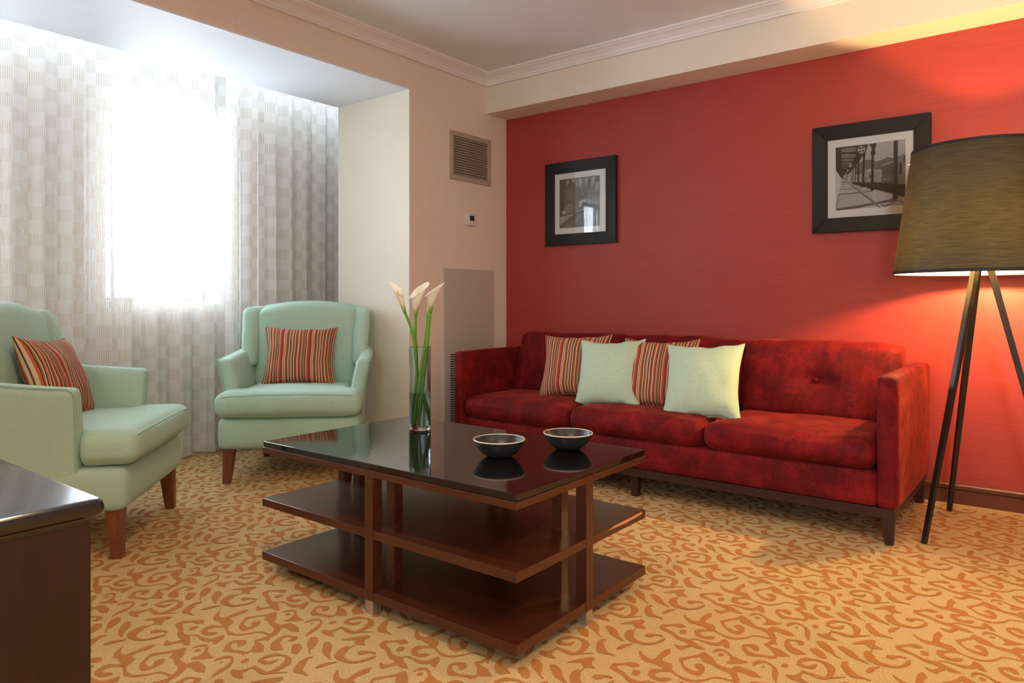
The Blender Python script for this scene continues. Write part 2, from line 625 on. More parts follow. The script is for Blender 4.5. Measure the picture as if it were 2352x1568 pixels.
M['cab_wood'] = wood('cabinet_cherry', (0.014, 0.0016, 0.0010, 1), (0.030, 0.0035, 0.002, 1), 0.42, (30, 30, 3), 0.15)
M['leg_wood'] = wood('leg_wood', (0.13, 0.036, 0.014, 1), (0.21, 0.062, 0.024, 1), 0.4, (30, 30, 4))
M['sofa_wood'] = wood('sofa_leg_wood', (0.022, 0.006, 0.0035, 1), (0.040, 0.011, 0.006, 1), 0.45, coat=0.05)
M['chip'] = wood('bare_wood', (0.55, 0.26, 0.10, 1), (0.66, 0.34, 0.14, 1), 0.6, (4, 30, 30), 0)
M['granite'] = granite_mat('black_granite', (0.0065, 0.005, 0.006, 1), (0.10, 0.085, 0.08, 1))
M['cab_granite'] = granite_mat('desk_granite', (0.006, 0.005, 0.005, 1), (0.04, 0.035, 0.035, 1), 0.12, 0.95)
M['steel'] = plain('brushed_steel', (0.55, 0.54, 0.53, 1), 0.35, 0.5, 0.9)
M['velvet'] = velvet_mat()
M['mint'] = weave('mint_cloth', (0.42, 0.63, 0.53, 1), sheen=0.15)
M['mint_pillow'] = weave('mint_pillow_cloth', (0.50, 0.66, 0.50, 1), sheen=0.1)
M['stripe'] = stripe_mat('striped_cloth', 0.17)
M['stripe2'] = stripe_mat('striped_cloth_b', 0.37)
M['sheer'] = curtain_mat('sheer_checked_voile', (0.93, 0.93, 0.92, 1))
M['black_frame'] = plain('black_frame_lacquer', (0.008, 0.008, 0.010, 1), 0.36, 0.32)
M['mat_board'] = plain('mat_board', (0.90, 0.89, 0.88, 1), 0.8, 0.2, vary=0.01)
M['glass'] = sheet_glass('picture_glass', 1.6)
M['pane'] = sheet_glass('window_glass', 0.6)
M['vase'] = solid_glass('vase_glass', (0.84, 0.96, 0.97, 1), 1.45)
M['water'] = solid_glass('water', (0.97, 0.99, 0.98, 1), 1.33)
M['stem'] = plain('calla_stem', rgb(92, 150, 42), 0.4, 0.4, vary=0.15, scale=20)
M['petal'] = petal_mat()
M['spadix'] = plain('spadix', rgb(228, 186, 60), 0.6)
M['bowl'] = plain('charcoal_ceramic', (0.022, 0.024, 0.028, 1), 0.38, 0.5)
M['bowl_rim'] = plain('cream_glaze', (0.72, 0.62, 0.52, 1), 0.35)
M['lamp_black'] = plain('black_lamp_metal', (0.012, 0.011, 0.010, 1), 0.35, 0.5)
M['lamp_brass'] = plain('lamp_bracket', (0.25, 0.18, 0.08, 1), 0.35, 0.5, 0.8)
M['shade'] = shade_mat()
M['lining'] = lining_mat()
M['shade_trim'] = plain('shade_trim', (0.006, 0.006, 0.008, 1), 0.6)
M['bulb'] = emit_mat('warm_bulb', (1.0, 0.64, 0.27, 1), BULB)
M['fill_emit'] = emit_mat('fill_light_diffuser', (1.0, 0.69, 0.38, 1), FILL_LIGHT)
M['vent'] = plain('vent_enamel', (0.46, 0.40, 0.30, 1), 0.45)
M['vent_dark'] = plain('vent_duct', (0.02, 0.018, 0.016, 1), 0.8)
M['vent_blade'] = plain('vent_blade', (0.25, 0.20, 0.16, 1), 0.5)
M['panel'] = plain('access_panel_enamel', (0.56, 0.52, 0.46, 1), 0.45, vary=0.02)
M['plastic'] = plain('white_plastic', (0.74, 0.70, 0.68, 1), 0.35, vary=0.01)
M['screen'] = plain('lcd_screen', (0.035, 0.05, 0.07, 1), 0.15)
M['win_frame'] = plain('window_frame_paint', (0.32, 0.30, 0.28, 1), 0.5)
M['piping'] = weave('mint_piping', (0.36, 0.57, 0.45, 1))
G = {}
def grey(v):
    k = round(v, 3)
    if k not in G:
        G[k] = plain('print_grey_%03d' % int(v * 1000), (v, v * 0.965, v * 0.97, 1), 0.7, 0.2, vary=0.12, scale=60)
    return G[k]

# ------------------------------------------------------------------ room shell
LX = -3.28          # left (window side) wall plane
NX = -3.98          # back edge of the window niche
BY = 4.137          # red wall
CZ = 2.59           # ceiling
SZ = 2.33           # niche head and soffit underside
SY = 3.908          # soffit face
NY = 3.157          # niche side
X1, Y0 = 2.6, -2.8

floor_o = struct(box('floor', (-4.75, X1 + .1, Y0 - .1, BY + .1, -0.08, 0.0), M['carpet']), 'gold carpet with a scrolling vine pattern')
struct(box('ceiling', (-3.35, X1 + .1, Y0 - .1, BY + .1, CZ, CZ + .12), M['white']))
struct(box('wall_back', (LX - .05, X1 + .1, BY, BY + .12, 0, CZ), M['red_wall']), 'red grasscloth wall')
struct(boxes_mesh('wall_left', [(NX, LX, NY, BY, 0, CZ), (NX, LX, 0.30, NY, SZ + .012, CZ), (NX, LX, Y0, 0.30, 0, CZ)], M['cream']))
struct(box('ceiling', (NX, LX - .002, 0.30, NY, SZ, SZ + .012), M['white']), 'white underside of the window niche')
struct(boxes_mesh('wall_niche', [(NX, LX - .001, NY - .002, NY, 0, SZ)], M['cream2']))
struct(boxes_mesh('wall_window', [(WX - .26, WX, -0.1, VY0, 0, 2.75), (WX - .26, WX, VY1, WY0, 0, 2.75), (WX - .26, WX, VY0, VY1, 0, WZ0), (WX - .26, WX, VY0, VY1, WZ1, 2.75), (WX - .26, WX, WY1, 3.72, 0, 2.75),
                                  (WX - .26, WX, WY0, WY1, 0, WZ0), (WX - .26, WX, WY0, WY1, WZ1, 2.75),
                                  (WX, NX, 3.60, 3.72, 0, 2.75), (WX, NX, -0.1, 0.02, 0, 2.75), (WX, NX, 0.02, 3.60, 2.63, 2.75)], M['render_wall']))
struct(boxes_mesh('wall_front', [(NX, W2X0, Y0 - .12, Y0, 0, CZ), (W2X1, X1 + .12, Y0 - .12, Y0, 0, CZ), (W2X0, W2X1, Y0 - .12, Y0, 0, W2Z0), (W2X0, W2X1, Y0 - .12, Y0, W2Z1, CZ)], M['cream']))
struct(box('wall_right', (X1, X1 + .12, Y0, BY, 0, CZ), M['cream']))
struct(box('trim_1', (LX, X1, SY, BY, SZ, CZ), M['cream2']), 'dropped cream soffit above the red wall')

def crown(name, along, c0, c1, pos, sgn):
    """crown moulding: profile (out, z) swept along x or y"""
    prof = [(0, 2.517), (0.022, 2.517), (0.024, 2.528), (0.030, 2.530), (0.034, 2.542), (0.048, 2.556), (0.066, 2.566), (0.078, 2.569), (0.080, 2.575), (0.092, 2.577), (0.094, CZ), (0, CZ)]
    v, f = [], []
    n = len(prof)
    for e, c in enumerate((c0, c1)):
        for (o, z) in prof:
            cc = c + (o if e == 0 else -o) * (1 if along == 'x' else 1) * (1 if e == 0 else 0)
            if along == 'x':
                v.append((c + (o if e == 0 else 0), pos + sgn * o, z))
            else:
                v.append((pos + sgn * o, c - (o if e == 1 else 0), z))
    for j in range(n):
        f.append((j, (j + 1) % n, n + (j + 1) % n, n + j))
    return struct(mesh_obj(name, v, f, M['crown'], angle=25))
crown('trim_2', 'x', LX, X1, SY, -1)
crown('trim_3', 'y', Y0, SY, LX, 1)

bb = mesh_obj('baseboard_back', [(x, BY - o, z) for x in (LX, X1) for (o, z) in ((0, 0), (0.016, 0), (0.016, .066), (.011, .069), (.011, .073), (.019, .075), (.019, .090), (.012, .097), (0, .097))],
              [(j, (j + 1) % 9, 9 + (j + 1) % 9, 9 + j) for j in range(9)], M['base_wood'], angle=25)
struct(bb)

# window in the outer wall
def side_window(name, y0, y1):
    w = struct(box(name, (WX - .24, WX - .195, y0, y0 + .035, WZ0, WZ1), M['win_frame']))
    for b in ((WX - .24, WX - .195, y1 - .035, y1, WZ0, WZ1), (WX - .24, WX - .195, y0 + .035, y1 - .035, WZ0, WZ0 + .035),
              (WX - .24, WX - .195, y0 + .035, y1 - .035, WZ1 - .035, WZ1), (WX - .235, WX - .20, y0 + .11, y0 + .135, WZ0 + .035, WZ1 - .035)):
        box('window_frame', b, M['win_frame'], w)
    box('pane', (WX - .222, WX - .218, y0 + .035, y0 + .11, WZ0 + .035, WZ1 - .035), M['pane'], w)
    box('pane', (WX - .222, WX - .218, y0 + .135, y1 - .035, WZ0 + .035, WZ1 - .035), M['pane'], w)
side_window('window_1', WY0, WY1)
side_window('window_3', VY0, VY1)
wn2 = struct(box('fill_window_2', (W2X0, W2X0 + .04, Y0 - .10, Y0 - .05, W2Z0, W2Z1), M['win_frame']))  # unseen window, added to let fill daylight into the room
for b in ((W2X1 - .04, W2X1, Y0 - .10, Y0 - .05, W2Z0, W2Z1), (W2X0 + .04, W2X1 - .04, Y0 - .10, Y0 - .05, W2Z0, W2Z0 + .04),
          (W2X0 + .04, W2X1 - .04, Y0 - .10, Y0 - .05, W2Z1 - .04, W2Z1), ((W2X0 + W2X1) / 2 - .02, (W2X0 + W2X1) / 2 + .02, Y0 - .10, Y0 - .05, W2Z0 + .04, W2Z1 - .04)):
    box('window_frame', b, M['win_frame'], wn2)
for b in ((W2X0 + .04, (W2X0 + W2X1) / 2 - .02), ((W2X0 + W2X1) / 2 + .02, W2X1 - .04)):
    box('pane', (b[0], b[1], Y0 - .078, Y0 - .074, W2Z0 + .04, W2Z1 - .04), M['pane'], wn2)

# added ceiling downlights, all out of view, for warm fill
for i, (x, y, lab) in enumerate(((-1.2, 0.9, 'added round ceiling fill light above the coffee table'), (0.9, 1.6, 'added round ceiling fill light above the right side of the room'),
                             (-1.4, -1.2, 'added round ceiling fill light behind the cabinet'), (1.1, -1.0, 'added round ceiling fill light in the rear corner of the room'))):
    d = thing('added_ceiling_light', lab, 'ceiling light', (x, y, CZ), 0, 'added ceiling fill lights')
    lathe('trim_ring', [(0.085, 0), (0.115, 0), (0.115, -0.006), (0.085, -0.010)], M['white'], d, 32, closed=True)
    lathe('diffuser', [(0.0, -0.004), (0.085, -0.004)], M['fill_emit'], d, 32)

# ------------------------------------------------------------------ carpet scroll pattern
A_ = lambda x, y: (1540 + x * .16584, 1300 + y * .16584)
B_ = lambda x, y: (1700 + x * .16584, 1280 + y * .16584)
G_ = lambda x, y: (1900 + x * .20916, 1240 + y * .20916)
STROKES = [
 (A_, [(885,832,14),(950,845,62),(990,880,62),(945,922,46),(860,905,34),(780,865,30),(738,815,26),(715,775,36)]),
 (A_, [(690,768,22),(740,762,34),(830,742,18),(920,728,26),(985,710,46),(1010,745,80),(1090,785,58),(1170,840,30),(1290,880,34),(1370,915,52),(1420,985,62),(1445,1020,50)]),
 (A_, [(600,885,30),(660,925,14),(720,955,16),(790,985,24),(900,1005,16),(1000,1000,18),(1080,985,16),(1150,965,12),(1250,975,12),(1350,998,12),(1430,1012,20)]),
 (A_, [(1330,735,18),(1365,770,62),(1450,792,40),(1552,798,4)]),
 (A_, [(1285,802,14),(1350,798,34),(1385,790,30)]),
 (A_, [(1350,900,40),(1400,870,50),(1500,890,48),(1610,925,52),(1725,964,4)]),
 (A_, [(1440,1010,50),(1410,1050,52),(1350,1075,30),(1290,1082,8)]),
 (A_, [(1430,1040,40),(1460,1075,20),(1482,1092,4)]),
 (A_, [(1305,1085,12),(1380,1125,34),(1460,1180,66),(1540,1215,66),(1655,1250,4)]),
 (A_, [(1480,1215,30),(1430,1265,34),(1340,1252,24),(1200,1235,24),(1100,1215,46),(1045,1175,40),(1010,1115,44),(1080,1098,22),(1160,1118,56),(1210,1150,40),(1150,1158,10)]),
 (A_, [(190,675,20),(225,725,34),(290,770,38),(360,785,34),(440,800,56),(520,830,62),(575,860,78),(610,892,26)]),
 (A_, [(400,795,40),(450,745,60),(500,700,56),(570,672,44)]),
 (A_, [(590,880,40),(500,888,22),(430,895,30),(375,915,72),(400,960,44),(480,990,30),(560,990,38),(620,985,6)]),
 (A_, [(400,412,12),(440,405,52),(470,430,30),(560,470,24),(640,520,28),(720,550,30),(800,572,42),(870,610,40),(930,635,28),(995,655,8)]),
 (A_, [(440,395,26),(520,385,14),(590,382,20),(650,390,36),(725,400,8)]),
 (A_, [(662,455,30),(705,462,40),(748,462,26)]),
 (A_, [(830,605,34),(760,625,30),(690,640,34),(610,600,4)]),
 (A_, [(800,545,6),(870,540,8),(950,560,10),(1060,590,20),(1160,598,30),(1225,575,56),(1260,600,56),(1305,645,6)]),
 (A_, [(1098,690,12),(1140,664,22),(1220,665,14),(1290,698,16),(1345,745,22)]),
 (A_, [(1170,712,12),(1200,714,30),(1240,722,8)]),
 (B_, [(645,945,26),(700,920,32),(780,912,14),(850,935,12),(900,970,18),(928,1020,52),(935,1070,56),(952,1145,6)]),
 (B_, [(765,970,10),(795,972,12)]),
 (B_, [(1000,950,14),(1045,955,40),(1085,962,12)]),
 (B_, [(705,1143,14),(650,1165,50),(655,1215,62),(710,1275,64),(800,1312,58),(915,1338,4)]),
 (B_, [(690,1148,16),(760,1150,12),(830,1175,38),(870,1195,34),(800,1208,6)]),
 (B_, [(960,1268,10),(1030,1292,56),(1120,1345,66),(1195,1395,14)]),
 (B_, [(1060,1165,12),(1130,1205,64),(1230,1270,66),(1285,1320,34),(1330,1370,8),(1400,1400,4)]),
 (B_, [(1355,1235,14),(1440,1275,52),(1540,1340,62),(1650,1410,30),(1780,1475,4)]),
 (B_, [(1200,925,40),(1265,892,34),(1380,890,12),(1480,908,14),(1560,945,34),(1620,1010,84),(1600,1065,56),(1555,1095,24),(1460,1078,26),(1350,1045,18),(1250,1018,14)]),
 (B_, [(1190,930,30),(1250,955,26),(1330,975,18),(1410,968,38),(1440,945,10)]),
 (B_, [(1560,1092,22),(1680,1090,10),(1800,1086,4)]),
 (B_, [(1065,1060,12),(1140,1085,38),(1215,1085,56),(1262,1030,14)]),
 (B_, [(1200,1095,44),(1270,1125,30),(1350,1150,4)]),
 (G_, [(270,1142,4),(370,1128,26),(470,1122,44),(530,1118,22)]),
 (G_, [(440,1145,30),(500,1165,48),(550,1185,20),(605,1200,4)]),
 (G_, [(235,1342,6),(180,1358,40),(205,1405,58),(260,1465,56),(330,1500,28),(400,1520,10),(480,1548,4)]),
 (G_, [(425,1448,12),(470,1432,46),(520,1412,26),(580,1392,4)]),
 (G_, [(490,1195,8),(480,1235,20),(425,1240,44),(475,1290,66),(540,1342,36),(640,1375,22),(740,1395,18),(830,1385,20),(892,1350,36),(910,1325,18)]),
 (G_, [(870,1300,10),(790,1282,12),(715,1290,34),(650,1275,22)]),
]
def scroll_pattern():
    TXp, TYp = 0.595, 0.2985
    rib = []
    for fn, pts in STROKES:
        P = catmull(pts, 4)
        n = len(P)
        row = []
        for i, p in enumerate(P):
            a, b = P[max(i - 1, 0)], P[min(i + 1, n - 1)]
            tx, ty = b[0] - a[0], b[1] - a[1]
            L = math.hypot(tx, ty) or 1
            nx, ny = -ty / L, tx / L
            w = (max(p[2], 3) * 1.16 + 4) * 0.5 * (1 + 0.10 * random.uniform(-1, 1))
            l_ = at(*fn(p[0] + nx * w, p[1] + ny * w), Z=0)
            r_ = at(*fn(p[0] - nx * w, p[1] - ny * w), Z=0)
            row.append((l_, r_))
        rib.append(row)
    verts, faces = [], []
    for i in range(-7, 7):
        for j in range(-10, 10):
            ox, oy = i * TXp, j * TYp
            cx, cy = -0.8 + ox, 2.1 + oy
            if not (-4.6 < cx < 1.2 and -0.1 < cy < 4.6):
                continue
            if cy < 0.9 and cx > 0.6:
                continue
            for ri, row in enumerate(rib):
                pr = [(l_.x + ox, l_.y + oy, r_.x + ox, r_.y + oy) for (l_, r_) in row]
                if any(min(q[0], q[2]) < -4.48 or max(q[1], q[3]) > BY - .02 for q in pr):
                    continue
                b0 = len(verts)
                for qi, q in enumerate(pr):
                    zz = 0.0004 + 0.00002 * ri + 0.000008 * qi
                    verts.append((q[0], q[1], zz))
                    verts.append((q[2], q[3], zz))
                for k in range(len(pr) - 1):
                    faces.append((b0 + 2 * k, b0 + 2 * k + 1, b0 + 2 * k + 3, b0 + 2 * k + 2))
    o = mesh_obj('carpet_scrolls', verts, faces, M['carpet_dark'], floor_o, smooth=False)
    # all ribbons face up
    me = o.data
    flip = [p.index for p in me.polygons if p.normal.z < 0]
    if flip:
        bm = bmesh.new(); bm.from_mesh(me); bm.faces.ensure_lookup_table()
        bmesh.ops.reverse_faces(bm, faces=[bm.faces[k] for k in flip])
        bm.to_mesh(me); bm.free()
    o['kind'] = 'stuff'
    o['label'] = 'rust brown scrolls woven into the carpet'
scroll_pattern()

# ------------------------------------------------------------------ curtains
def curtain(label, y0, y1, x, amp, wl, seed, lean=0.0, z0=0.018, z1=2.58):
    rnd = random.Random(seed)
    NU = int((y1 - y0) / 0.0065)
    NV = 44
    ph = [rnd.uniform(0, 6.28) for _ in range(6)]
    def off(s, v):
        top = v ** 6
        w = 2 * PI / wl
        a = math.sin(s * w + ph[0] + 0.9 * math.sin(s * 3.1 + ph[1]) + 0.25 * (1 - v) * math.sin(s * 5 + ph[4]))
        a2 = 0.45 * math.sin(s * w * 2.13 + ph[2] + 0.6 * math.sin(s * 2 + ph[3]))
        big = amp * (0.75 + 0.35 * math.sin(s * 4.1 + ph[5])) * (a + a2 * (0.4 + 0.6 * (1 - v)))
        return big * (1 - 0.35 * top)
    verts, faces, uv = [], [], []
    # arc length for the uv
    us = [0.0]
    prev = None
    for i in range(NU + 1):
        s = y0 + (y1 - y0) * i / NU
        p = (s, off(s, 0.4))
        if prev:
            us.append(us[-1] + math.hypot(p[0] - prev[0], p[1] - prev[1]))
        prev = p
    for i in range(NU + 1):
        s = y0 + (y1 - y0) * i / NU
        for j in range(NV + 1):
            v = j / NV
            z = z0 + (z1 - z0) * v + (0.006 * math.sin(s * 23 + ph[3]) if j == 0 else 0)
            sh = lean * (1 - v) * ((s - y0) / (y1 - y0))
            verts.append((x + off(s, v), s + sh, z))
            uv.append((us[i], z))
    for i in range(NU):
        for j in range(NV):
            a = i * (NV + 1) + j
            faces.append((a, a + NV + 1, a + NV + 2, a + 1))
    o = mesh_obj('sheer_curtain', verts, faces, M['sheer'], None, uv=uv, angle=None)
    tag(o, label, 'curtain', 'sheer window curtains')
    return o
curtain('checked sheer curtain panel hanging behind the left armchair', 0.15, 1.93, -4.335, 0.030, 0.150, 3)
curtain('checked sheer curtain panel over the bright window between the armchairs', 1.86, 2.66, -4.425, 0.028, 0.165, 11)
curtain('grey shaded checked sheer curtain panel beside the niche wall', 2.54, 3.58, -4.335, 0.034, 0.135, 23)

# ------------------------------------------------------------------ wall fittings
def vent():
    y0, y1, z0, z1 = 3.521, 3.948, 1.817, 2.146
    t = thing('air_vent', 'beige metal air grille high on the cream wall', 'vent', (LX, (y0 + y1) / 2, z0))
    W, H = y1 - y0, z1 - z0
    m = 0.034
    def rail(a, b, c, d, name='grille_frame'):
        return box(name, (0.0, 0.012, a, b, c, d), M['vent'], t, 0.003)
    rail(-W / 2, W / 2, 0, m); rail(-W / 2, W / 2, H - m, H)
    rail(-W / 2, -W / 2 + m, m, H - m); rail(W / 2 - m, W / 2, m, H - m)
    box('duct_back', (0.0005, 0.0015, -W / 2 + m, W / 2 - m, m, H - m), M['vent_dark'], t)
    n = 15
    ih = H - 2 * m
    first = None
    for i in range(n):
        z = m + ih * (i + 0.5) / n
        if first is None:
            first = mesh_obj('slat', [(0.006, -W / 2 + m, -.0045), (0.012, -W / 2 + m, .001), (0.012, -W / 2 + m, .003), (0.006, -W / 2 + m, -.0025),
                                      (0.006, W / 2 - m, -.0045), (0.012, W / 2 - m, .001), (0.012, W / 2 - m, .003), (0.006, W / 2 - m, -.0025)],
                             [(0, 1, 2, 3), (7, 6, 5, 4), (0, 4, 5, 1), (1, 5, 6, 2), (2, 6, 7, 3), (3, 7, 4, 0)], M['vent'], t, smooth=False)
            o = first
        else:
            o = link(first.copy(), t)
        o.location = (0, 0, z)
    n = 20
    first = None
    for i in range(n):
        y = -W / 2 + m + (W - 2 * m) * (i + 0.5) / n
        if first is None:
            first = box('blade', (0.0018, 0.0058, -.003, .003, m, H - m), M['vent_blade'], t)
            o = first
        else:
            o = link(first.copy(), t)
        o.location = (0, y, 0)
    for (y, z) in ((-W / 4, m / 2), (W / 4, m / 2), (-W / 4, H - m / 2), (W / 4, H - m / 2)):
        s = lathe('screw', [(0, .0145), (.003, .014), (.004, .012)], M['vent_blade'], t, 10)
        s.rotation_euler = (0, PI / 2, 0)
        s.location = (0, y, z)
vent()

def thermostat():
    t = thing('thermostat', 'small white thermostat with a dark display on the cream wall', 'thermostat', (LX, 3.727, 1.517))
    box('body', (0, 0.016, -.046, .046, 0, .084), M['plastic'], t, .004)
    box('face', (0.016, 0.022, -.034, .046, .002, .082), M['plastic'], t, .003)
    box('display', (0.0222, 0.0228, -.020, .026, .034, .068), M['screen'], t, .0002)
    for k in range(2):
        box('button_bar', (0.022, 0.0232, -.024, .034, .010 + .011 * k, .016 + .011 * k), M['plastic'], t, .0004)
thermostat()

def panel():
    y0, y1, z1 = 3.46, 3.978, 1.216
    t = thing('wall_access_panel', 'tall grey metal access panel on the wall behind the sofa arm', 'panel', (LX, (y0 + y1) / 2, 0.02))
    W = (y1 - y0) / 2
    box('panel_sheet', (0, 0.014, -W, W, 0.62, z1 - .02), M['panel'], t, .002)
    box('panel_sheet', (0, 0.014, -W, -W + .06, 0.0, 0.62), M['panel'], t, .002)
    box('panel_sheet', (0, 0.014, W - .06, W, 0.0, 0.62), M['panel'], t, .002)
    box('panel_sheet', (0, 0.014, -W + .06, W - .06, 0.0, 0.08), M['panel'], t, .002)
    box('grille_back', (0.0005, 0.002, -W + .06, W - .06, 0.08, 0.62), M['vent_dark'], t)
    first = None
    n = 34
    for i in range(n):
        if first is None:
            first = box('slat', (0.003, 0.012, -W + .06, W - .06, 0, .008), M['panel'], t)
            o = first
        else:
            o = link(first.copy(), t)
        o.location = (0, 0, 0.082 + i * 0.54 / n)
panel()

# pictures ---------------------------------------------------------------
PYF = BY - 0.030     # front of the frames
def picture(label, x0, x1, z0, z1, polys, cropf, quad, name='framed_picture'):
    t = thing(name, label, 'picture', ((x0 + x1) / 2, BY, z0), 0, 'black framed photographs on the red wall')
    ox, oz = (x0 + x1) / 2, z0
    W, H = (x1 - x0) / 2, z1 - z0
    fw = 0.078
    d0, d1 = -0.030, -0.002
    # four mitred rails
    def rail(pts):
        v = [(x, d0 if k else d0, z) for k, (x, z) in enumerate(pts)] + [(x, d1, z) for (x, z) in pts]
        v[2] = (v[2][0], d0 + .005, v[2][2]); v[3] = (v[3][0], d0 + .005, v[3][2])
        bm = bmesh.new()
        vs = [bm.verts.new(p) for p in v]
        for f in ((0, 1, 2, 3), (7, 6, 5, 4), (0, 4, 5, 1), (1, 5, 6, 2), (2, 6, 7, 3), (3, 7, 4, 0)):
            bm.faces.new([vs[k] for k in f])
        bmesh.ops.bevel(bm, geom=bm.edges[:], offset=.0012, segments=1, affect='EDGES')
        return bm_obj('frame_rail', bm, M['black_frame'], t)
    o_ = [(-W, 0), (W, 0), (W, H), (-W, H)]
    i_ = [(-W + fw, fw), (W - fw, fw), (W - fw, H - fw), (-W + fw, H - fw)]
    for k in range(4):
        k2 = (k + 1) % 4
        rail([o_[k], o_[k2], i_[k2], i_[k]])
    box('mat_board', (-W + fw - .004, W - fw + .004, -0.018, -0.010, fw - .004, H - fw + .004), M['mat_board'], t)
    box('glass', (-W + fw - .003, W - fw + .003, -0.0232, -0.0222, fw - .003, H - fw + .003), M['glass'], t)
    # the print: flat layers of grey ink
    verts, faces, mi, mats = [], [], [], []
    def loc(p, lay):
        q = at(*cropf(*p), Y=BY - 0.018)
        return (q.x - ox, -0.0183 - 0.00004 * lay, q.z - oz)
    for lay, (g, poly) in enumerate([(None, quad)] + polys):
        if g is None:
            g = polys_base[0]
        m = grey(g)
        if m not in mats:
            mats.append(m)
        b0 = len(verts)
        for p in poly:
            verts.append(loc(p, lay))
        faces.append(tuple(range(b0, b0 + len(poly))))
        mi.append(mats.index(m))
    pr = mesh_obj('print', verts, faces, None, t, smooth=False, mats=mats, mi=mi)
    pr['label'] = 'black and white photograph print'
    return t

def disc(cx, cy, r, n=14):
    return [(cx + r * math.cos(2 * PI * k / n), cy + r * math.sin(2 * PI * k / n)) for k in range(n)]

C2 = lambda x, y: (1850 + x * .19133, 250 + y * .19133)
polys_base = [0.52]
P2 = [
 (0.50, [(600,446),(1198,362),(1198,700),(600,700)]),
 (0.16, [(600,690),(660,640),(720,612),(790,612),(860,628),(920,612),(985,580),(1060,592),(1120,620),(1120,780),(600,790)]),
 (0.34, [(640,790),(740,745),(820,742),(905,738),(920,760),(920,890),(640,890)]),
 (0.52, [(715,738),(770,722),(850,735),(910,728),(910,742),(715,748)]),
 (0.10, [(915,690),(1062,628),(1062,900),(915,890)]),
 (0.30, [(920,672),(1062,622),(1062,642),(920,692)]),
 (0.03, [(935,735),(955,730),(955,790),(935,790)]), (0.03, [(980,722),(1000,716),(1000,785),(980,785)]), (0.03, [(1032,722),(1052,716),(1052,775),(1032,775)]),
 (0.28, [(930,838),(1005,835),(1005,850),(930,852)]),
 (0.22, [(1112,572),(1182,540),(1200,562),(1200,915),(1112,915)]),
 (0.04, [(1125,650),(1160,640),(1160,780),(1125,785)]), (0.05, [(1180,560),(1200,556),(1200,640),(1180,640)]),
 (0.04, [(720,825),(730,815),(735,850),(722,850)]), (0.04, [(765,790),(780,785),(790,830),(765,832)]),
 (0.025, [(560,880),(700,880),(830,880),(960,885),(1200,905),(1200,1065),(1040,1020),(820,965),(690,940),(560,900)]),
 (0.42, [(700,932),(780,958),(770,972),(700,945)]), (0.42, [(830,965),(1040,1015),(1035,1030),(830,980)]), (0.40, [(1120,1045),(1200,1060),(1200,1078),(1120,1062)]),
 (0.025, [(362,467),(745,425),(735,470),(690,560),(640,640),(580,720),(500,800),(455,840),(425,826),(368,735)]),
 (0.20, [(430,482),(520,462),(610,462),(612,510),(540,522),(430,520)]), (0.22, [(432,550),(480,538),(600,545),(610,570),(560,588),(432,586)]),
 (0.20, [(436,606),(490,596),(585,602),(580,622),(500,632),(436,630)]), (0.20, [(440,646),(560,642),(556,660),(440,664)]), (0.18, [(442,678),(530,676),(526,690),(442,692)]), (0.16, [(444,706),(505,704),(500,716),(444,718)]),
 (0.66, [(366,742),(428,830),(418,960),(404,1030),(370,1182)]), (0.10, [(398,1028),(406,1028),(374,1185),(368,1182)]),
 (0.35, [(452,800),(500,780),(510,860),(460,866)]),
 (0.10, [(425,872),(540,884),(540,890),(425,880)]), (0.12, [(425,905),(540,898),(540,902),(425,910)]),
 (0.02, [(1060,382),(1110,376),(1112,1082),(1040,1088),(1058,1010)]),
 (0.02, [(762,424),(852,412),(846,455),(832,495),(846,535),(822,565),(820,980),(784,986),(794,570),(784,535),(796,490),(788,450)]),
 (0.02, [(690,540),(700,500),(728,430),(752,428),(725,520),(712,610),(706,940),(678,942),(690,610)]),
 (0.03, [(628,610),(652,548),(662,552),(648,620),(642,918),(620,920)]), (0.03, [(594,650),(608,640),(604,905),(590,905)]), (0.04, [(568,690),(578,684),(576,895),(564,895)]), (0.05, [(546,725),(552,722),(552,888),(544,888)]),
 (0.13, [(370,1196),(620,1160),(860,1118),(1040,1078),(1114,1088),(1100,1100),(860,1142),(620,1190),(372,1222)]),
 (0.12, [(403,1022),(600,1006),(800,982),(800,990),(600,1014),(403,1032)]), (0.14, [(415,966),(560,956),(690,942),(690,947),(560,962),(415,972)]),
 (0.16, [(528,906),(540,906),(905,1182),(888,1186)]), (0.18, [(552,906),(558,906),(830,1108),(822,1112)]),
 (0.14, [(905,1142),(920,1142),(950,1180),(935,1180)]), (0.16, [(940,1165),(1110,1100),(1120,1104),(960,1175)]), (0.10, [(1118,1095),(1200,1135),(1200,1148),(1112,1100)]),
 (0.45, disc(672, 490, 46)), (0.05, disc(655, 470, 15, 6)), (0.05, disc(695, 505, 15, 6)), (0.05, disc(655, 512, 13, 6)), (0.05, disc(690, 468, 12, 6)),
 (0.45, disc(541, 683, 20, 10)), (0.08, disc(541, 683, 9, 6)), (0.45, disc(508, 742, 13, 8)), (0.4, disc(490, 775, 8, 8)),
]
picture('black framed photo of an arcade with columns, beside the lamp shade', -1.114, -0.547, 1.367, 1.943, P2, C2, [(362,467),(1199,361),(1203,1150),(365,1222)])
C1 = lambda x, y: (1230 + x * .15302, 340 + y * .15302)
polys_base = [0.03]
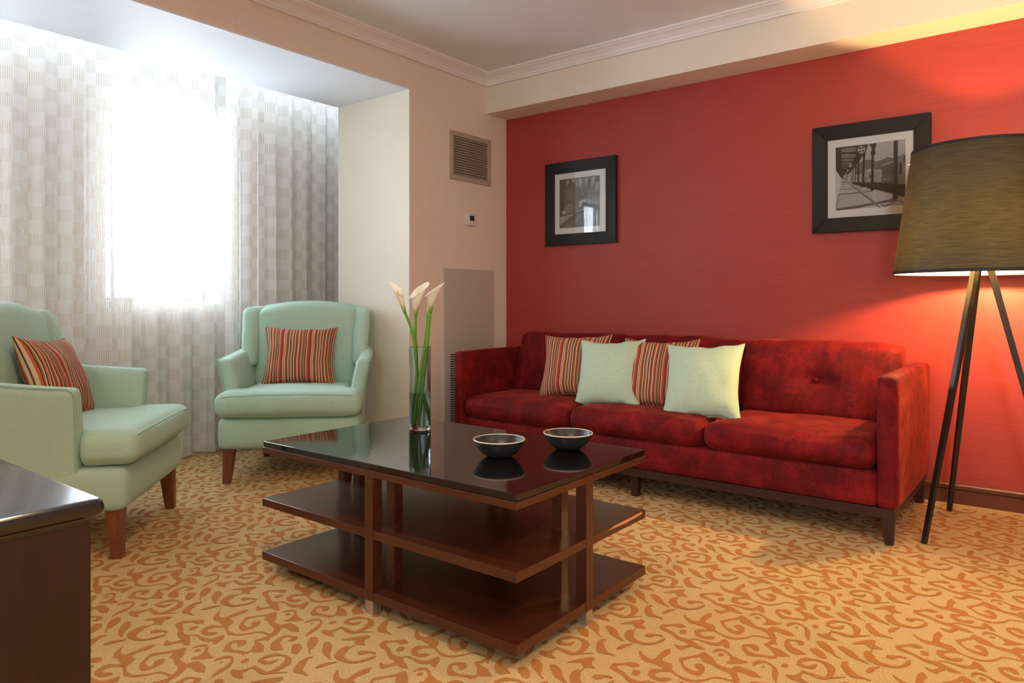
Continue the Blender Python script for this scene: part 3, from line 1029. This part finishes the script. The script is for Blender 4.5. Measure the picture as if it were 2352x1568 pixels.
P1 = [
 (0.10, [(425,1000),(430,690),(462,500),(540,462),(690,470),(720,620),(700,800),(640,940),(590,962),(470,1000)]),
 (0.16, [(470,640),(540,560),(610,600),(600,760),(540,830),(480,760)]),
 (0.06, [(610,560),(700,600),(700,780),(630,900),(600,760)]),
 (0.22, [(430,980),(450,860),(540,820),(600,900),(585,955),(470,1000)]),
 (0.40, [(455,520),(475,480),(510,490),(500,530),(470,560)]), (0.45, [(540,468),(585,462),(596,515),(560,522)]), (0.32, [(600,520),(625,515),(628,570),(610,565)]),
 (0.42, [(640,475),(690,448),(700,520),(665,612),(650,560),(655,500)]), (0.3, [(690,650),(715,640),(715,700),(695,700)]),
 (0.40, [(740,450),(790,440),(770,540),(745,560)]), (0.36, [(840,440),(900,425),(860,560),(830,600)]), (0.3, [(900,520),(960,500),(950,640),(910,660)]),
 (0.55, [(652,850),(665,795),(695,772),(740,775),(760,800),(720,800),(690,830),(680,880),(660,890)]),
 (0.02, [(690,840),(740,800),(770,850),(770,910),(690,910)]),
 (0.40, [(368,1035),(470,1010),(600,975),(560,1010),(372,1160)]),
 (0.10, [(372,1165),(600,985),(965,930),(965,1160),(372,1203)]),
 (0.22, [(590,958),(720,905),(730,930),(600,970)]),
 (0.16, [(380,1195),(680,990),(700,990),(560,1192)]),
 (0.5, disc(428, 965, 30)), (0.12, [(780,600),(960,620),(960,900),(780,880)]),
]
picture('black framed photo of a dark tree lined road, near the cream wall', -2.909, -2.344, 1.381, 1.954, P1, C1, [(362,478),(965,405),(965,1162),(362,1205)])

# ------------------------------------------------------------------ coffee table
def coffee_table():
    x0, x1, y0, y1 = -2.358, -1.170, 1.520, 2.260
    cx, cy = (x0 + x1) / 2, (y0 + y1) / 2
    t = thing('coffee_table', 'low wooden coffee table with a polished black stone top and two open shelves', 'table', (cx, cy, 0))
    a, b = (x1 - x0) / 2, (y1 - y0) / 2
    box('stone_top', (-a + .003, a - .003, -b + .003, b - .003, .4585, .479), M['granite'], t, .0018)['label'] = 'polished black granite slab'
    box('top_board', (-a, a, -b, b, .437, .458), M['table_wood'], t, .0012)
    box('shelf', (-a, a, -b, b, .241, .269), M['table_wood'], t, .0015)
    box('shelf', (-a, a, -b, b, .043, .073), M['table_wood'], t, .0015)
    w, p, gap = .038, .0015, .091
    posts = []
    for s in (-1, 1):
        for k in (0, 1):
            o = k * gap
            yo = b - o
            posts.append((-w / 2, w / 2, (yo - w), yo + (p if k == 0 else 0)) if s > 0 else (-w / 2, w / 2, -yo - (p if k == 0 else 0), -yo + w))
            xo = a - o
            posts.append(((xo - w), xo + (p if k == 0 else 0), -w / 2, w / 2) if s > 0 else (-xo - (p if k == 0 else 0), -xo + w, -w / 2, w / 2))
    for (px0, px1, py0, py1) in posts:
        box('post', (px0, px1, py0, py1, .043, .4375), M['table_wood'], t, .0012)
    for (fx, fy) in ((0, -b + .018), (0, b - .018), (-a + .018, 0), (a - .018, 0)):
        box('foot', (fx - .018, fx + .018, fy - .018, fy + .018, 0, .0435), M['steel'], t, .0008)['label'] = 'brushed steel foot'
    c = lambda x, y: (560 + x * .40816, 940 + y * .40816)
    q = [at(*c(*k), X=x1 + .0008) for k in ((2052, 682), (2085, 655), (2170, 612), (2240, 570), (2240, 588), (2150, 640))]
    mesh_obj('chipped_edge', [(v.x - cx, v.y - cy, min(v.z, .2685)) for v in q] + [(v.x - cx - .002, v.y - cy, min(v.z, .2685)) for v in q],
             [tuple(range(6)), tuple(range(11, 5, -1))] + [(k, (k + 1) % 6, 6 + (k + 1) % 6, 6 + k) for k in range(6)], M['chip'], t, smooth=False)['label'] = 'bare pale wood where the shelf edge is chipped'
coffee_table()
TT = .479

def bowl(label, x, y):
    t = thing('bowl', label, 'bowl', (x, y, TT), 0, 'charcoal bowls on the coffee table')
    lathe('body', [(0, .0035), (.030, .0), (.0355, .001), (.046, .0055), (.058, .0135), (.069, .0245), (.078, .0375), (.084, .050), (.0862, .0575), (.0838, .0575), (.0805, .048), (.074, .0355), (.064, .024), (.050, .0145), (.030, .0085), (0, .008)], M['bowl'], t, 64)
    lathe('rim', [(.0868, .0562), (.0872, .0580), (.0862, .0597), (.0845, .0600), (.0832, .0588), (.0836, .0570)], M['bowl_rim'], t, 64, closed=True)['label'] = 'cream glazed rim'
bowl('charcoal bowl with a cream rim, the one nearer the vase', -1.506, 1.862)
bowl('charcoal bowl with a cream rim, the one nearer the sofa', -1.388, 2.100)

VX, VY = -2.072, 2.052
def vase():
    t = thing('vase', 'tall clear glass cylinder vase half filled with water', 'vase', (VX, VY, TT))
    Ro, Ri, H = .0435, .0405, .335
    lathe('glass', [(0, .0), (.036, .0), (.041, .002), (Ro, .007), (Ro, H - .001), ((Ro + Ri) / 2, H + .0006), (Ri, H - .001), (Ri, .020), (.037, .0145), (0, .0135)], M['vase'], t, 56)
    lathe('water', [(0, .0132), (.0372, .0142), (Ri + .0004, .0198), (Ri + .0004, .149), (0, .148)], M['water'], t, 48)
vase()

def vpt(cx_, cy_, df=0.0):
    """crop pixel near the vase -> world point in the upright plane through the vase"""
    px, py = 860 + cx_ * .2358, 640 + cy_ * .236
    dep = -VX * math.sin(YAW) + VY * math.cos(YAW) + df
    lat = (px - CX) / F_PX * dep
    return Vector((FW[0] * dep + RT[0] * lat, FW[1] * dep + RT[1] * lat, EYE - (py - HY) / F_PX * dep))

def lily(label, pts, axis_top, R_, face, dfs, h=None):
    P = [vpt(x, y, d) for (x, y), d in zip(pts, dfs)]
    base = P[0]
    t = thing('calla_lily', label, 'flower', (P[-1].x, P[-1].y, P[-1].z), 0, 'calla lilies in the vase')
    o = Vector((P[-1].x, P[-1].y, P[-1].z))
    rs = [.0052, .0058] + [.0064] * (len(P) - 2)
    tube('stem', [tuple(p - o) + (r,) for p, r in zip(P, rs)], M['stem'], t, 12, 8)
    top = vpt(*axis_top, dfs[0])
    ax = (top - base)
    H = ax.length
    ax.normalize()
    side = ax.cross(Vector((FW[0], FW[1], 0))).normalized()
    fwd = side.cross(ax).normalized()
    nu, nv = 40, 18
    verts, faces, uv = [], [], []
    rnd = random.Random(hash(label) % 1000)
    for i in range(nu + 1):
        ph = (-1.12 + 2.24 * i / nu) * PI
        back = math.cos(min(abs(ph), PI) / 2) ** 1.4
        hmax = H * (0.60 + 0.46 * back ** 1.6)
        for j in range(nv + 1):
            v = j / nv
            r = .0062 + (R_ - .0062) * (v ** 1.45) * (0.86 + 0.14 * back)
            r += R_ * 0.50 * max(0, v - 0.78) ** 1.5 * 4 * (0.55 + 0.45 * back)
            r *= 1 + 0.055 * ph / PI
            if v > .7:
                r *= 1 + 0.06 * (v - .7) / .3 * math.sin(3 * ph + R_ * 700)
            z = hmax * v - (0.012 * max(0, v - .85) / .15 * (1 - back))
            a = ph + face
            p = base + ax * z + (side * math.cos(a) + fwd * math.sin(a)) * r
            verts.append(p - o)
            uv.append((i / nu, v))
    for i in range(nu):
        for j in range(nv):
            a = i * (nv + 1) + j
            faces.append((a, a + nv + 1, a + nv + 2, a + 1))
    mesh_obj('bloom', verts, faces, M['petal'], t, uv=uv, angle=None)
    s0 = base + ax * (H * .2) - o
    s1 = base + ax * (H * .72) - o
    tube('spadix', [tuple(s0) + (.0035,), tuple((s0 + s1) / 2) + (.004,), tuple(s1) + (.0022,)], M['spadix'], t, 8, 4)
lily('calla lily leaning left, out over the vase rim', [(300,335),(345,440),(378,560),(398,700),(412,860),(440,1050),(490,1250),(525,1420)], (190,30), .021, 0.6, [-.004,-.003,-.002,0,.006,.010,.012,.012])
lily('calla lily standing upright in the middle of the bunch', [(400,368),(398,470),(400,600),(410,780),(412,930),(400,1080),(385,1250),(370,1405)], (436,40), .034, 2.55, [.016,.016,.016,.014,.012,.008,.002,0])
lily('tallest open calla lily on the right of the bunch', [(543,335),(530,450),(518,600),(500,780),(480,950),(462,1100),(445,1260),(430,1420)], (590,38), .033, 2.9, [-.018,-.018,-.018,-.018,-.016,-.014,-.012,-.012])
lily('calla lily half hidden behind the right hand bloom', [(516,372),(508,470),(494,620),(470,780),(448,940),(428,1100),(408,1260),(392,1415)], (565,150), .020, 0.3, [.022,.020,.014,.004,-.006,-.014,-.018,-.020])

# ------------------------------------------------------------------ sofa
def sofa():
    x0, x1, y0, y1 = -2.965, -0.545, 3.222, 4.092
    cx = (x0 + x1) / 2
    t = thing('sofa', 'deep red crushed velvet three seat sofa on dark wooden legs', 'sofa', (cx, (y0 + y1) / 2, 0))
    cy = (y0 + y1) / 2
    a = (x1 - x0) / 2
    b = (y1 - y0) / 2
    V = M['velvet']
    boxes_mesh('plinth', [(-a + .015, a - .015, -b + .02, -b + .075, .108, .150), (-a + .015, a - .015, b - .07, b - .02, .108, .150),
                          (-a + .015, -a + .07, -b + .075, b - .07, .108, .150), (a - .07, a - .015, -b + .075, b - .07, .108, .150)], M['sofa_wood'], t, .002)
    for sx in (-1, 1):
        taper_leg('leg', sx * (a - .047), -b + .047, 0, .150, .055, .030, M['sofa_wood'], t, sx * .010, -.008)
        taper_leg('leg', sx * (a - .047), b - .06, 0, .150, .055, .034, M['sofa_wood'], t, sx * .006, .006)
    taper_leg('leg', 0, -b + .062, 0, .112, .042, .036, M['sofa_wood'], t)
    taper_leg('leg', 0, b - .08, 0, .112, .042, .036, M['sofa_wood'], t)
    aw = .080
    soft_box('base', (-a + aw - .004, a - aw + .004, -b + .006, b - .12, .150, .300), .018, V, t, (0, .006, .004), (40, 10, 8))
    for s in (-1, 1):
        bx = (-a, -a + aw) if s < 0 else (a - aw, a)
        soft_box('arm', (bx[0], bx[1], -b, b - .005, .150, .690), .020, V, t, (.004, .004, .004), (6, 22, 16))
    soft_box('back', (-a + aw - .004, a - aw + .004, b - .14, b, .150, .685), .03, V, t, (0, .004, .004), (40, 6, 14))
    w = (2 * a - 2 * aw) / 3
    for k in range(3):
        c0 = -a + aw + k * w
        sd = k * 1.7
        def sc(p, q, sd=sd):
            n = mnoise.noise(Vector((p.x * 5 + sd, p.y * 5, p.z * 3)))
            d = 0.010 * n * (1 if q.z > 0 else .3)
            return Vector((p.x, p.y - (.004 * n), p.z + d))
        soft_box('seat_cushion', (c0 + .003, c0 + w - .003, -b - .012, b - .30, .302, .424), .050, V, t, (.0, .012, .016), (26, 22, 12), sc)
        def bc(p, q, c0=c0, sd=sd):
            mx = c0 + w / 2
            dx, dz = (p.x - mx), (p.z - .60)
            r2 = dx * dx * 0.55 + dz * dz
            y, z = p.y, p.z
            if q.y < 0.2:
                y += .042 * math.exp(-r2 / .0050) * (1 if q.y < -.5 else .4)
                y += .010 * math.exp(-(dz / .020) ** 2) * math.exp(-(dx / .13) ** 2)
                y += .006 * mnoise.noise(Vector((p.x * 9 + sd, 0, p.z * 9)))
            z += .010 * mnoise.noise(Vector((p.x * 6 + sd * 3, p.y * 3, 1.0))) * max(0, q.z)
            # lean back
            y += (p.z - .43) * 0.26
            return Vector((p.x, y, z))
        bcsh = soft_box('back_cushion', (c0 + .004, c0 + w - .004, b - .40, b - .215, .412, .785), .042, V, t, (.004, .026, .012), (30, 10, 22), bc)
        bt = lathe('button', [(0, .010), (.008, .009), (.014, .004), (.015, 0)], V, bcsh, 16)
        bt.rotation_euler = (PI / 2, 0, 0)
        bt.location = (c0 + w / 2, b - .40 - .030 + .048 + (.60 - .43) * .26, .60)
sofa()

# ------------------------------------------------------------------ armchairs
def armchair(label, front, ang):
    """faces local -Y; front = floor point under the middle of the seat front"""
    d = Vector((math.sin(ang), -math.cos(ang), 0))
    o = Vector((front[0], front[1], 0)) - d * .36
    t = thing('armchair', label, 'armchair', tuple(o), ang, 'mint wing armchairs')
    C = M['mint']
    for s in (-1, 1):
        taper_leg('leg', s * .325, -.305, 0, .195, .062, .040, M['leg_wood'], t, s * .012, -.012)
        taper_leg('leg', s * .270, .325, 0, .195, .055, .036, M['leg_wood'], t, s * .004, .03)
    def basef(p, q):
        k = 1 - 0.16 * max(0, (p.y + .1)) / .45
        return Vector((p.x * k, p.y, p.z))
    soft_box('base', (-.382, .382, -.36, .36, .185, .360), .040, C, t, (.002, .010, 0), (26, 20, 8), basef)
    def tee(p, q):
        f = min(1, max(0, (p.y + .215) / .06))
        f = f * f * (3 - 2 * f)
        k = 1 - f * .225
        n = mnoise.noise(Vector((p.x * 5, p.y * 5, 2.0)))
        return Vector((p.x * k, p.y, p.z + .004 * n + (.010 * (p.y + .1) * -1 if q.z > 0 else 0)))
    sc = soft_box('seat_cushion', (-.392, .392, -.400, .24, .364, .496), .052, C, t, (.006, .012, .014), (34, 30, 12), tee)
    for s in (-1, 1):
        def armf(p, q, s=s):
            h = max(0, p.z - .36) / .30
            x = p.x + s * .048 * h ** 1.6
            k = 1 - 0.10 * max(0, (p.y + .05)) / .45
            z = p.z + (.036 * min(1, max(0, (p.y + .19) / .42)) ** 1.5 if q.z > -.2 else 0) * max(0, h)
            yy = p.y - (.010 * h if q.y < 0 else 0)
            return Vector((x * k, yy, z))
        b = (.300, .380) if s > 0 else (-.380, -.300)
        soft_box('arm', (b[0], b[1], -.185, .37, .186, .668), .024, C, t, (.004, .004, .004), (8, 20, 20), armf)
        wp = [armf(Vector((s * .376, -.1835, z)), Vector((s, -1, .9))) for z in (.21, .30, .38, .46, .54, .60, .645)] + [armf(Vector((s * .376, y, .668)), Vector((s, 0, 1))) for y in (-.165, -.10, -.02, .06, .12)]
        tube('piping', [tuple(p) + (.0030,) for p in wp], M['piping'], t, 8, 3)
        def wingf(p, q, s=s):
            h = min(1, max(0, (p.z - .62) / .35))
            # front edge sweeps back towards the top
            y = p.y
            fr = .5 - .5 * q.y
            y += fr * (.085 * h ** 1.3)
            x = p.x * (1 - 0.10 * max(0, (p.y + .05)) / .35)
            x += s * (.018 * h) * fr
            y += (p.z - .6) * .10
            z = p.z + (.012 * (1 - fr) if q.z > .5 else 0)
            return Vector((x, y, z))
        b = (.300, .396) if s > 0 else (-.396, -.300)
        soft_box('wing', (b[0], b[1], .105, .375, .600, .955), .034, C, t, (.008, .006, .0), (8, 14, 18), wingf)
    def backf(p, q):
        x = p.x * (1 - .20 * max(0, .6 - p.z))
        z = p.z + (.045 * (1 - q.x ** 2) if p.z > .6 else 0) * min(1, max(0, (p.z - .6) / .3))
        y = p.y + (p.z - .6) * .10 * (1 if p.z > .6 else .25)
        return Vector((x, y, z))
    soft_box('back', (-.345, .345, .310, .405, .186, .955), .035, C, t, (0, .006, 0), (22, 6, 26), backf)
    def bcf(p, q):
        z = p.z + (.050 * (1 - q.x ** 2)) * min(1, max(0, (p.z - .55) / .4))
        y = p.y + (p.z - .5) * .16
        y += .004 * mnoise.noise(Vector((p.x * 7, 1, p.z * 7)))
        x = p.x * (1 - .02 * (p.z - .5))
        return Vector((x, y, z))
    soft_box('back_cushion', (-.310, .310, .140, .310, .470, .945), .045, C, t, (.004, .022, .0), (26, 8, 26), bcf)
    # welt along the seat cushion's front edge
    pts = []
    for k in range(25):
        u = -1 + 2 * k / 24
        x = .372 * u
        pts.append((x, -.400 - .008 * (1 - u * u) + .020 * u ** 8, .484 + .006 * (1 - u * u) - .014 * u ** 8, .0032))
    tube('piping', pts, M['piping'], sc, 8, 1)
    return t, o, ang
ch_far = armchair('mint green wing armchair in the corner beside the niche wall', (-3.371, 2.336), R(44.3))
ch_near = armchair('mint green wing armchair cut off by the left edge, in front of the curtain', (-3.142, 1.512), R(137.5))

# ------------------------------------------------------------------ pillows
def pillow(name, label, mat, w, h, th, M4, seed, group, pinch=.12, parent=None):
    rnd = random.Random(seed)
    n = 26
    verts, uv, faces = [], [], []
    idx = {}
    for side in (1, -1):
        for i in range(n + 1):
            for j in range(n + 1):
                edge = i in (0, n) or j in (0, n)
                if side < 0 and edge:
                    idx[(side, i, j)] = idx[(1, i, j)]
                    continue
                u = math.sin((-1 + 2 * i / n) * PI / 2 * .92) / math.sin(PI / 2 * .92)
                v = math.sin((-1 + 2 * j / n) * PI / 2 * .92) / math.sin(PI / 2 * .92)
                x = w / 2 * u * (1 - pinch * (1 - v * v) * u * u)
                y = h / 2 * v * (1 - pinch * (1 - u * u) * v * v)
                k = ((1 - u * u) * (1 - v * v))
                z = side * th / 2 * max(0, k) ** .42
                nz = mnoise.noise(Vector((u * 2.2 + seed, v * 2.2, side * 3.0)))
                ed = (u * u) ** 3 + (v * v) ** 3
                wr = mnoise.noise(Vector((u * 9 + seed * 2, v * 9, 5.0 * side))) * ed * .5
                z += side * th * (.06 * nz + 0.11 * wr) * min(1, k * 6)
                p = Vector((x, y, z)) + Vector((0.004 * mnoise.noise(Vector((v * 2, seed, 0))), 0.008 * mnoise.noise(Vector((u * 3, 0, seed))), 0))
                idx[(side, i, j)] = len(verts)
                verts.append(p)
                uv.append(((u + 1) / 2, (v + 1) / 2))
    for i in range(n):
        for j in range(n):
            f = (idx[(1, i, j)], idx[(1, i + 1, j)], idx[(1, i + 1, j + 1)], idx[(1, i, j + 1)])
            faces.append(f)
            g = (idx[(-1, i, j)], idx[(-1, i, j + 1)], idx[(-1, i + 1, j + 1)], idx[(-1, i + 1, j)])
            faces.append(g)
    t = bpy.data.objects.new(name, None)
    t.empty_display_size = .1
    link(t)
    tag(t, label, 'pillow', group)
    t.matrix_world = M4
    cov = mesh_obj('cover', verts, faces, mat, t, uv=uv, angle=None)
    ring = [(i, 0) for i in range(n)] + [(n, j) for j in range(n)] + [(n - i, n) for i in range(n)] + [(0, n - j) for j in range(n)]
    pts = [tuple(verts[idx[(1, i, j)]]) + (.0032,) for (i, j) in ring]
    pu = [uv[idx[(1, i, j)]] for (i, j) in ring]
    s = tube('seam', pts, mat, t, 6, 1, closed=True)
    ul = s.data.uv_layers.new(name='UVMap')
    for lp in s.data.loops:
        ul.data[lp.index].uv = pu[lp.vertex_index // 6]
    return t

def stand(pos, yaw, lean, roll=0.0):
    """pillow facing local -Y turned by yaw, leaning back by lean"""
    return Matrix.Translation(pos) @ Matrix.Rotation(yaw, 4, 'Z') @ Matrix.Rotation(-lean, 4, 'X') @ Matrix.Rotation(roll, 4, 'Y') @ Matrix.Rotation(PI / 2, 4, 'X')

SG = 'scatter pillows on the red sofa'
pillow('striped_pillow', 'striped pillow farthest left on the red sofa', M['stripe'], .43, .385, .15, stand((-2.315, 3.575, .612), R(10), R(20), R(-2)), 1.3, SG)
pillow('mint_pillow', 'plain mint pillow between the two striped pillows on the sofa', M['mint_pillow'], .39, .39, .15, stand((-2.030, 3.490, .594), R(6), R(21), R(-3)), 4.1, SG)
pillow('striped_pillow', 'striped pillow between the two plain pillows on the sofa', M['stripe2'], .43, .39, .15, stand((-1.760, 3.545, .604), R(6), R(20), R(-1)), 7.7, SG)
pillow('mint_pillow', 'plain pale green pillow at the right end of the row on the sofa', M['mint_pillow'], .40, .40, .16, stand((-1.466, 3.450, .590), R(5), R(22), R(-3)), 9.2, SG)

def on_chair(ch, lx, ly, z, lean, roll, yaw=0.0):
    _, o, ang = ch
    p = Matrix.Translation(o) @ Matrix.Rotation(ang, 4, 'Z') @ Vector((lx, ly, z))
    return stand(p, ang + yaw, lean, roll)
CG = 'striped pillows on the armchairs'
pillow('striped_pillow', 'striped pillow propped on the armchair in the corner', M['stripe2'], .43, .37, .14, on_chair(ch_far, -.015, .070, .662, R(22), R(0)), 12.5, CG)
pillow('striped_pillow', 'striped pillow slumped on the armchair at the left edge', M['stripe'], .43, .37, .15, on_chair(ch_near, .03, .058, .668, R(22), R(4)), 15.1, CG)

# ------------------------------------------------------------------ floor lamp
def floor_lamp():
    lx, ly = -.300, 3.66
    t = thing('floor_lamp', 'tripod floor lamp with a large dark drum shade', 'lamp', (lx, ly, 0))
    apex = Vector((0.0, 0.0, 1.185))
    for (fx, fy) in ((-.473, 3.364), (-.452, 3.961), (0.0, 3.66)):
        f = Vector((fx - lx, fy - ly, 0.0))
        tp = apex + Vector((f.x, f.y, 0)).normalized() * .022
        ax = (f - tp)
        s = ax.cross(Vector((0, 0, 1))).normalized()
        u = s.cross(ax).normalized()
        v = []
        for p, w in ((tp, .013), (f, .0095)):
            for (a, b) in ((-1, -1), (1, -1), (1, 1), (-1, 1)):
                q = p + s * a * w + u * b * w
                v.append((q.x, q.y, max(q.z, 0) if p is f else q.z))
        bm = bmesh.new()
        vs = [bm.verts.new(q) for q in v]
        for fc in ((3, 2, 1, 0), (4, 5, 6, 7), (0, 1, 5, 4), (1, 2, 6, 5), (2, 3, 7, 6), (3, 0, 4, 7)):
            bm.faces.new([vs[k] for k in fc])
        bmesh.ops.bevel(bm, geom=bm.edges[:], offset=.002, segments=2, affect='EDGES')
        bm_obj('leg', bm, M['lamp_black'], t)
    lathe('hub', [(0, 1.155), (.040, 1.155), (.044, 1.16), (.044, 1.190), (.03, 1.197), (.014, 1.20), (.018, 1.203), (.018, 1.222), (0, 1.224)], M['lamp_brass'], t, 32)
    lathe('bulb', [(0, 1.218), (.013, 1.219), (.017, 1.228), (.026, 1.243), (.031, 1.263), (.027, 1.286), (.014, 1.299), (0, 1.302)], M['bulb'], t, 16)
    zb, zt, rb, rt = 1.116, 1.655, .336, .262
    sh = lathe('shade', [(rb, zb), (rb + (rt - rb) * .33, zb + (zt - zb) * .33), (rb + (rt - rb) * .66, zb + (zt - zb) * .66), (rt, zt)], M['shade'], t, 96)
    lathe('shade_lining', [(rb - .006, zb + .002), (rt - .006, zt - .002)], M['lining'], sh, 96)['label'] = 'pale inner lining of the shade'
    lathe('shade_trim', [(rb - .0015, zb - .001), (rb + .0018, zb - .001), (rb + .0005, zb + .012), (rb - .003, zb + .012)], M['shade_trim'], sh, 96, closed=True)
    lathe('shade_trim', [(rt - .001, zt - .012), (rt + .0025, zt - .012), (rt + .0015, zt + .001), (rt - .0025, zt + .001)], M['shade_trim'], sh, 96, closed=True)
    # spider holding the shade
    for k in range(3):
        a = 2 * PI * k / 3 + .4
        tube('shade_spoke', [(.03 * math.cos(a), .03 * math.sin(a), 1.19, .0022), ((rt + .03) * math.cos(a), (rt + .03) * math.sin(a), 1.43, .0022)], M['lamp_black'], t, 6, 1)
floor_lamp()

# ------------------------------------------------------------------ cabinet at the left edge
def cabinet():
    p = at(246, 1143, Z=.70)
    x1, y1 = p.x, p.y
    t = thing('cabinet', 'dark cherry cabinet with a black stone top, cut off by the left edge', 'cabinet', (x1 - .27, y1 - .65, 0))
    a, b = .27, .65
    prof = [(.014, .664), (.014, .668), (.008, .670), (.006, .674), (.002, .678), (0, .684), (0, .690), (.002, .696), (.006, .6992), (.009, .70)]
    v, f = [], []
    n = len(prof)
    cr = .012
    ring = []
    for (inset, z) in prof:
        hx, hy = a - inset, b - inset
        pts = []
        for (sx, sy, a0) in ((1, -1, -PI / 2), (1, 1, 0), (-1, 1, PI / 2), (-1, -1, PI)):
            for k in range(5):
                an = a0 + PI / 2 * k / 4
                pts.append((sx * (hx - cr) + cr * math.cos(an), sy * (hy - cr) + cr * math.sin(an), z))
        ring.append(pts)
        v += pts
    m = 20
    for r in range(n - 1):
        for k in range(m):
            k2 = (k + 1) % m
            f.append((r * m + k, r * m + k2, (r + 1) * m + k2, (r + 1) * m + k))
    f.append(tuple((n - 1) * m + k for k in range(m)))
    f.append(tuple(range(m - 1, -1, -1)))
    mesh_obj('stone_top', v, f, M['cab_granite'], t, angle=14)['label'] = 'polished dark stone top with a moulded edge'
    box('body', (-a + .016, a - .016, -b + .016, b - .016, .045, .664), M['cab_wood'], t, .002)
    box('plinth', (-a + .045, a - .045, -b + .045, b - .045, 0, .045), M['cab_wood'], t, .002)
cabinet()
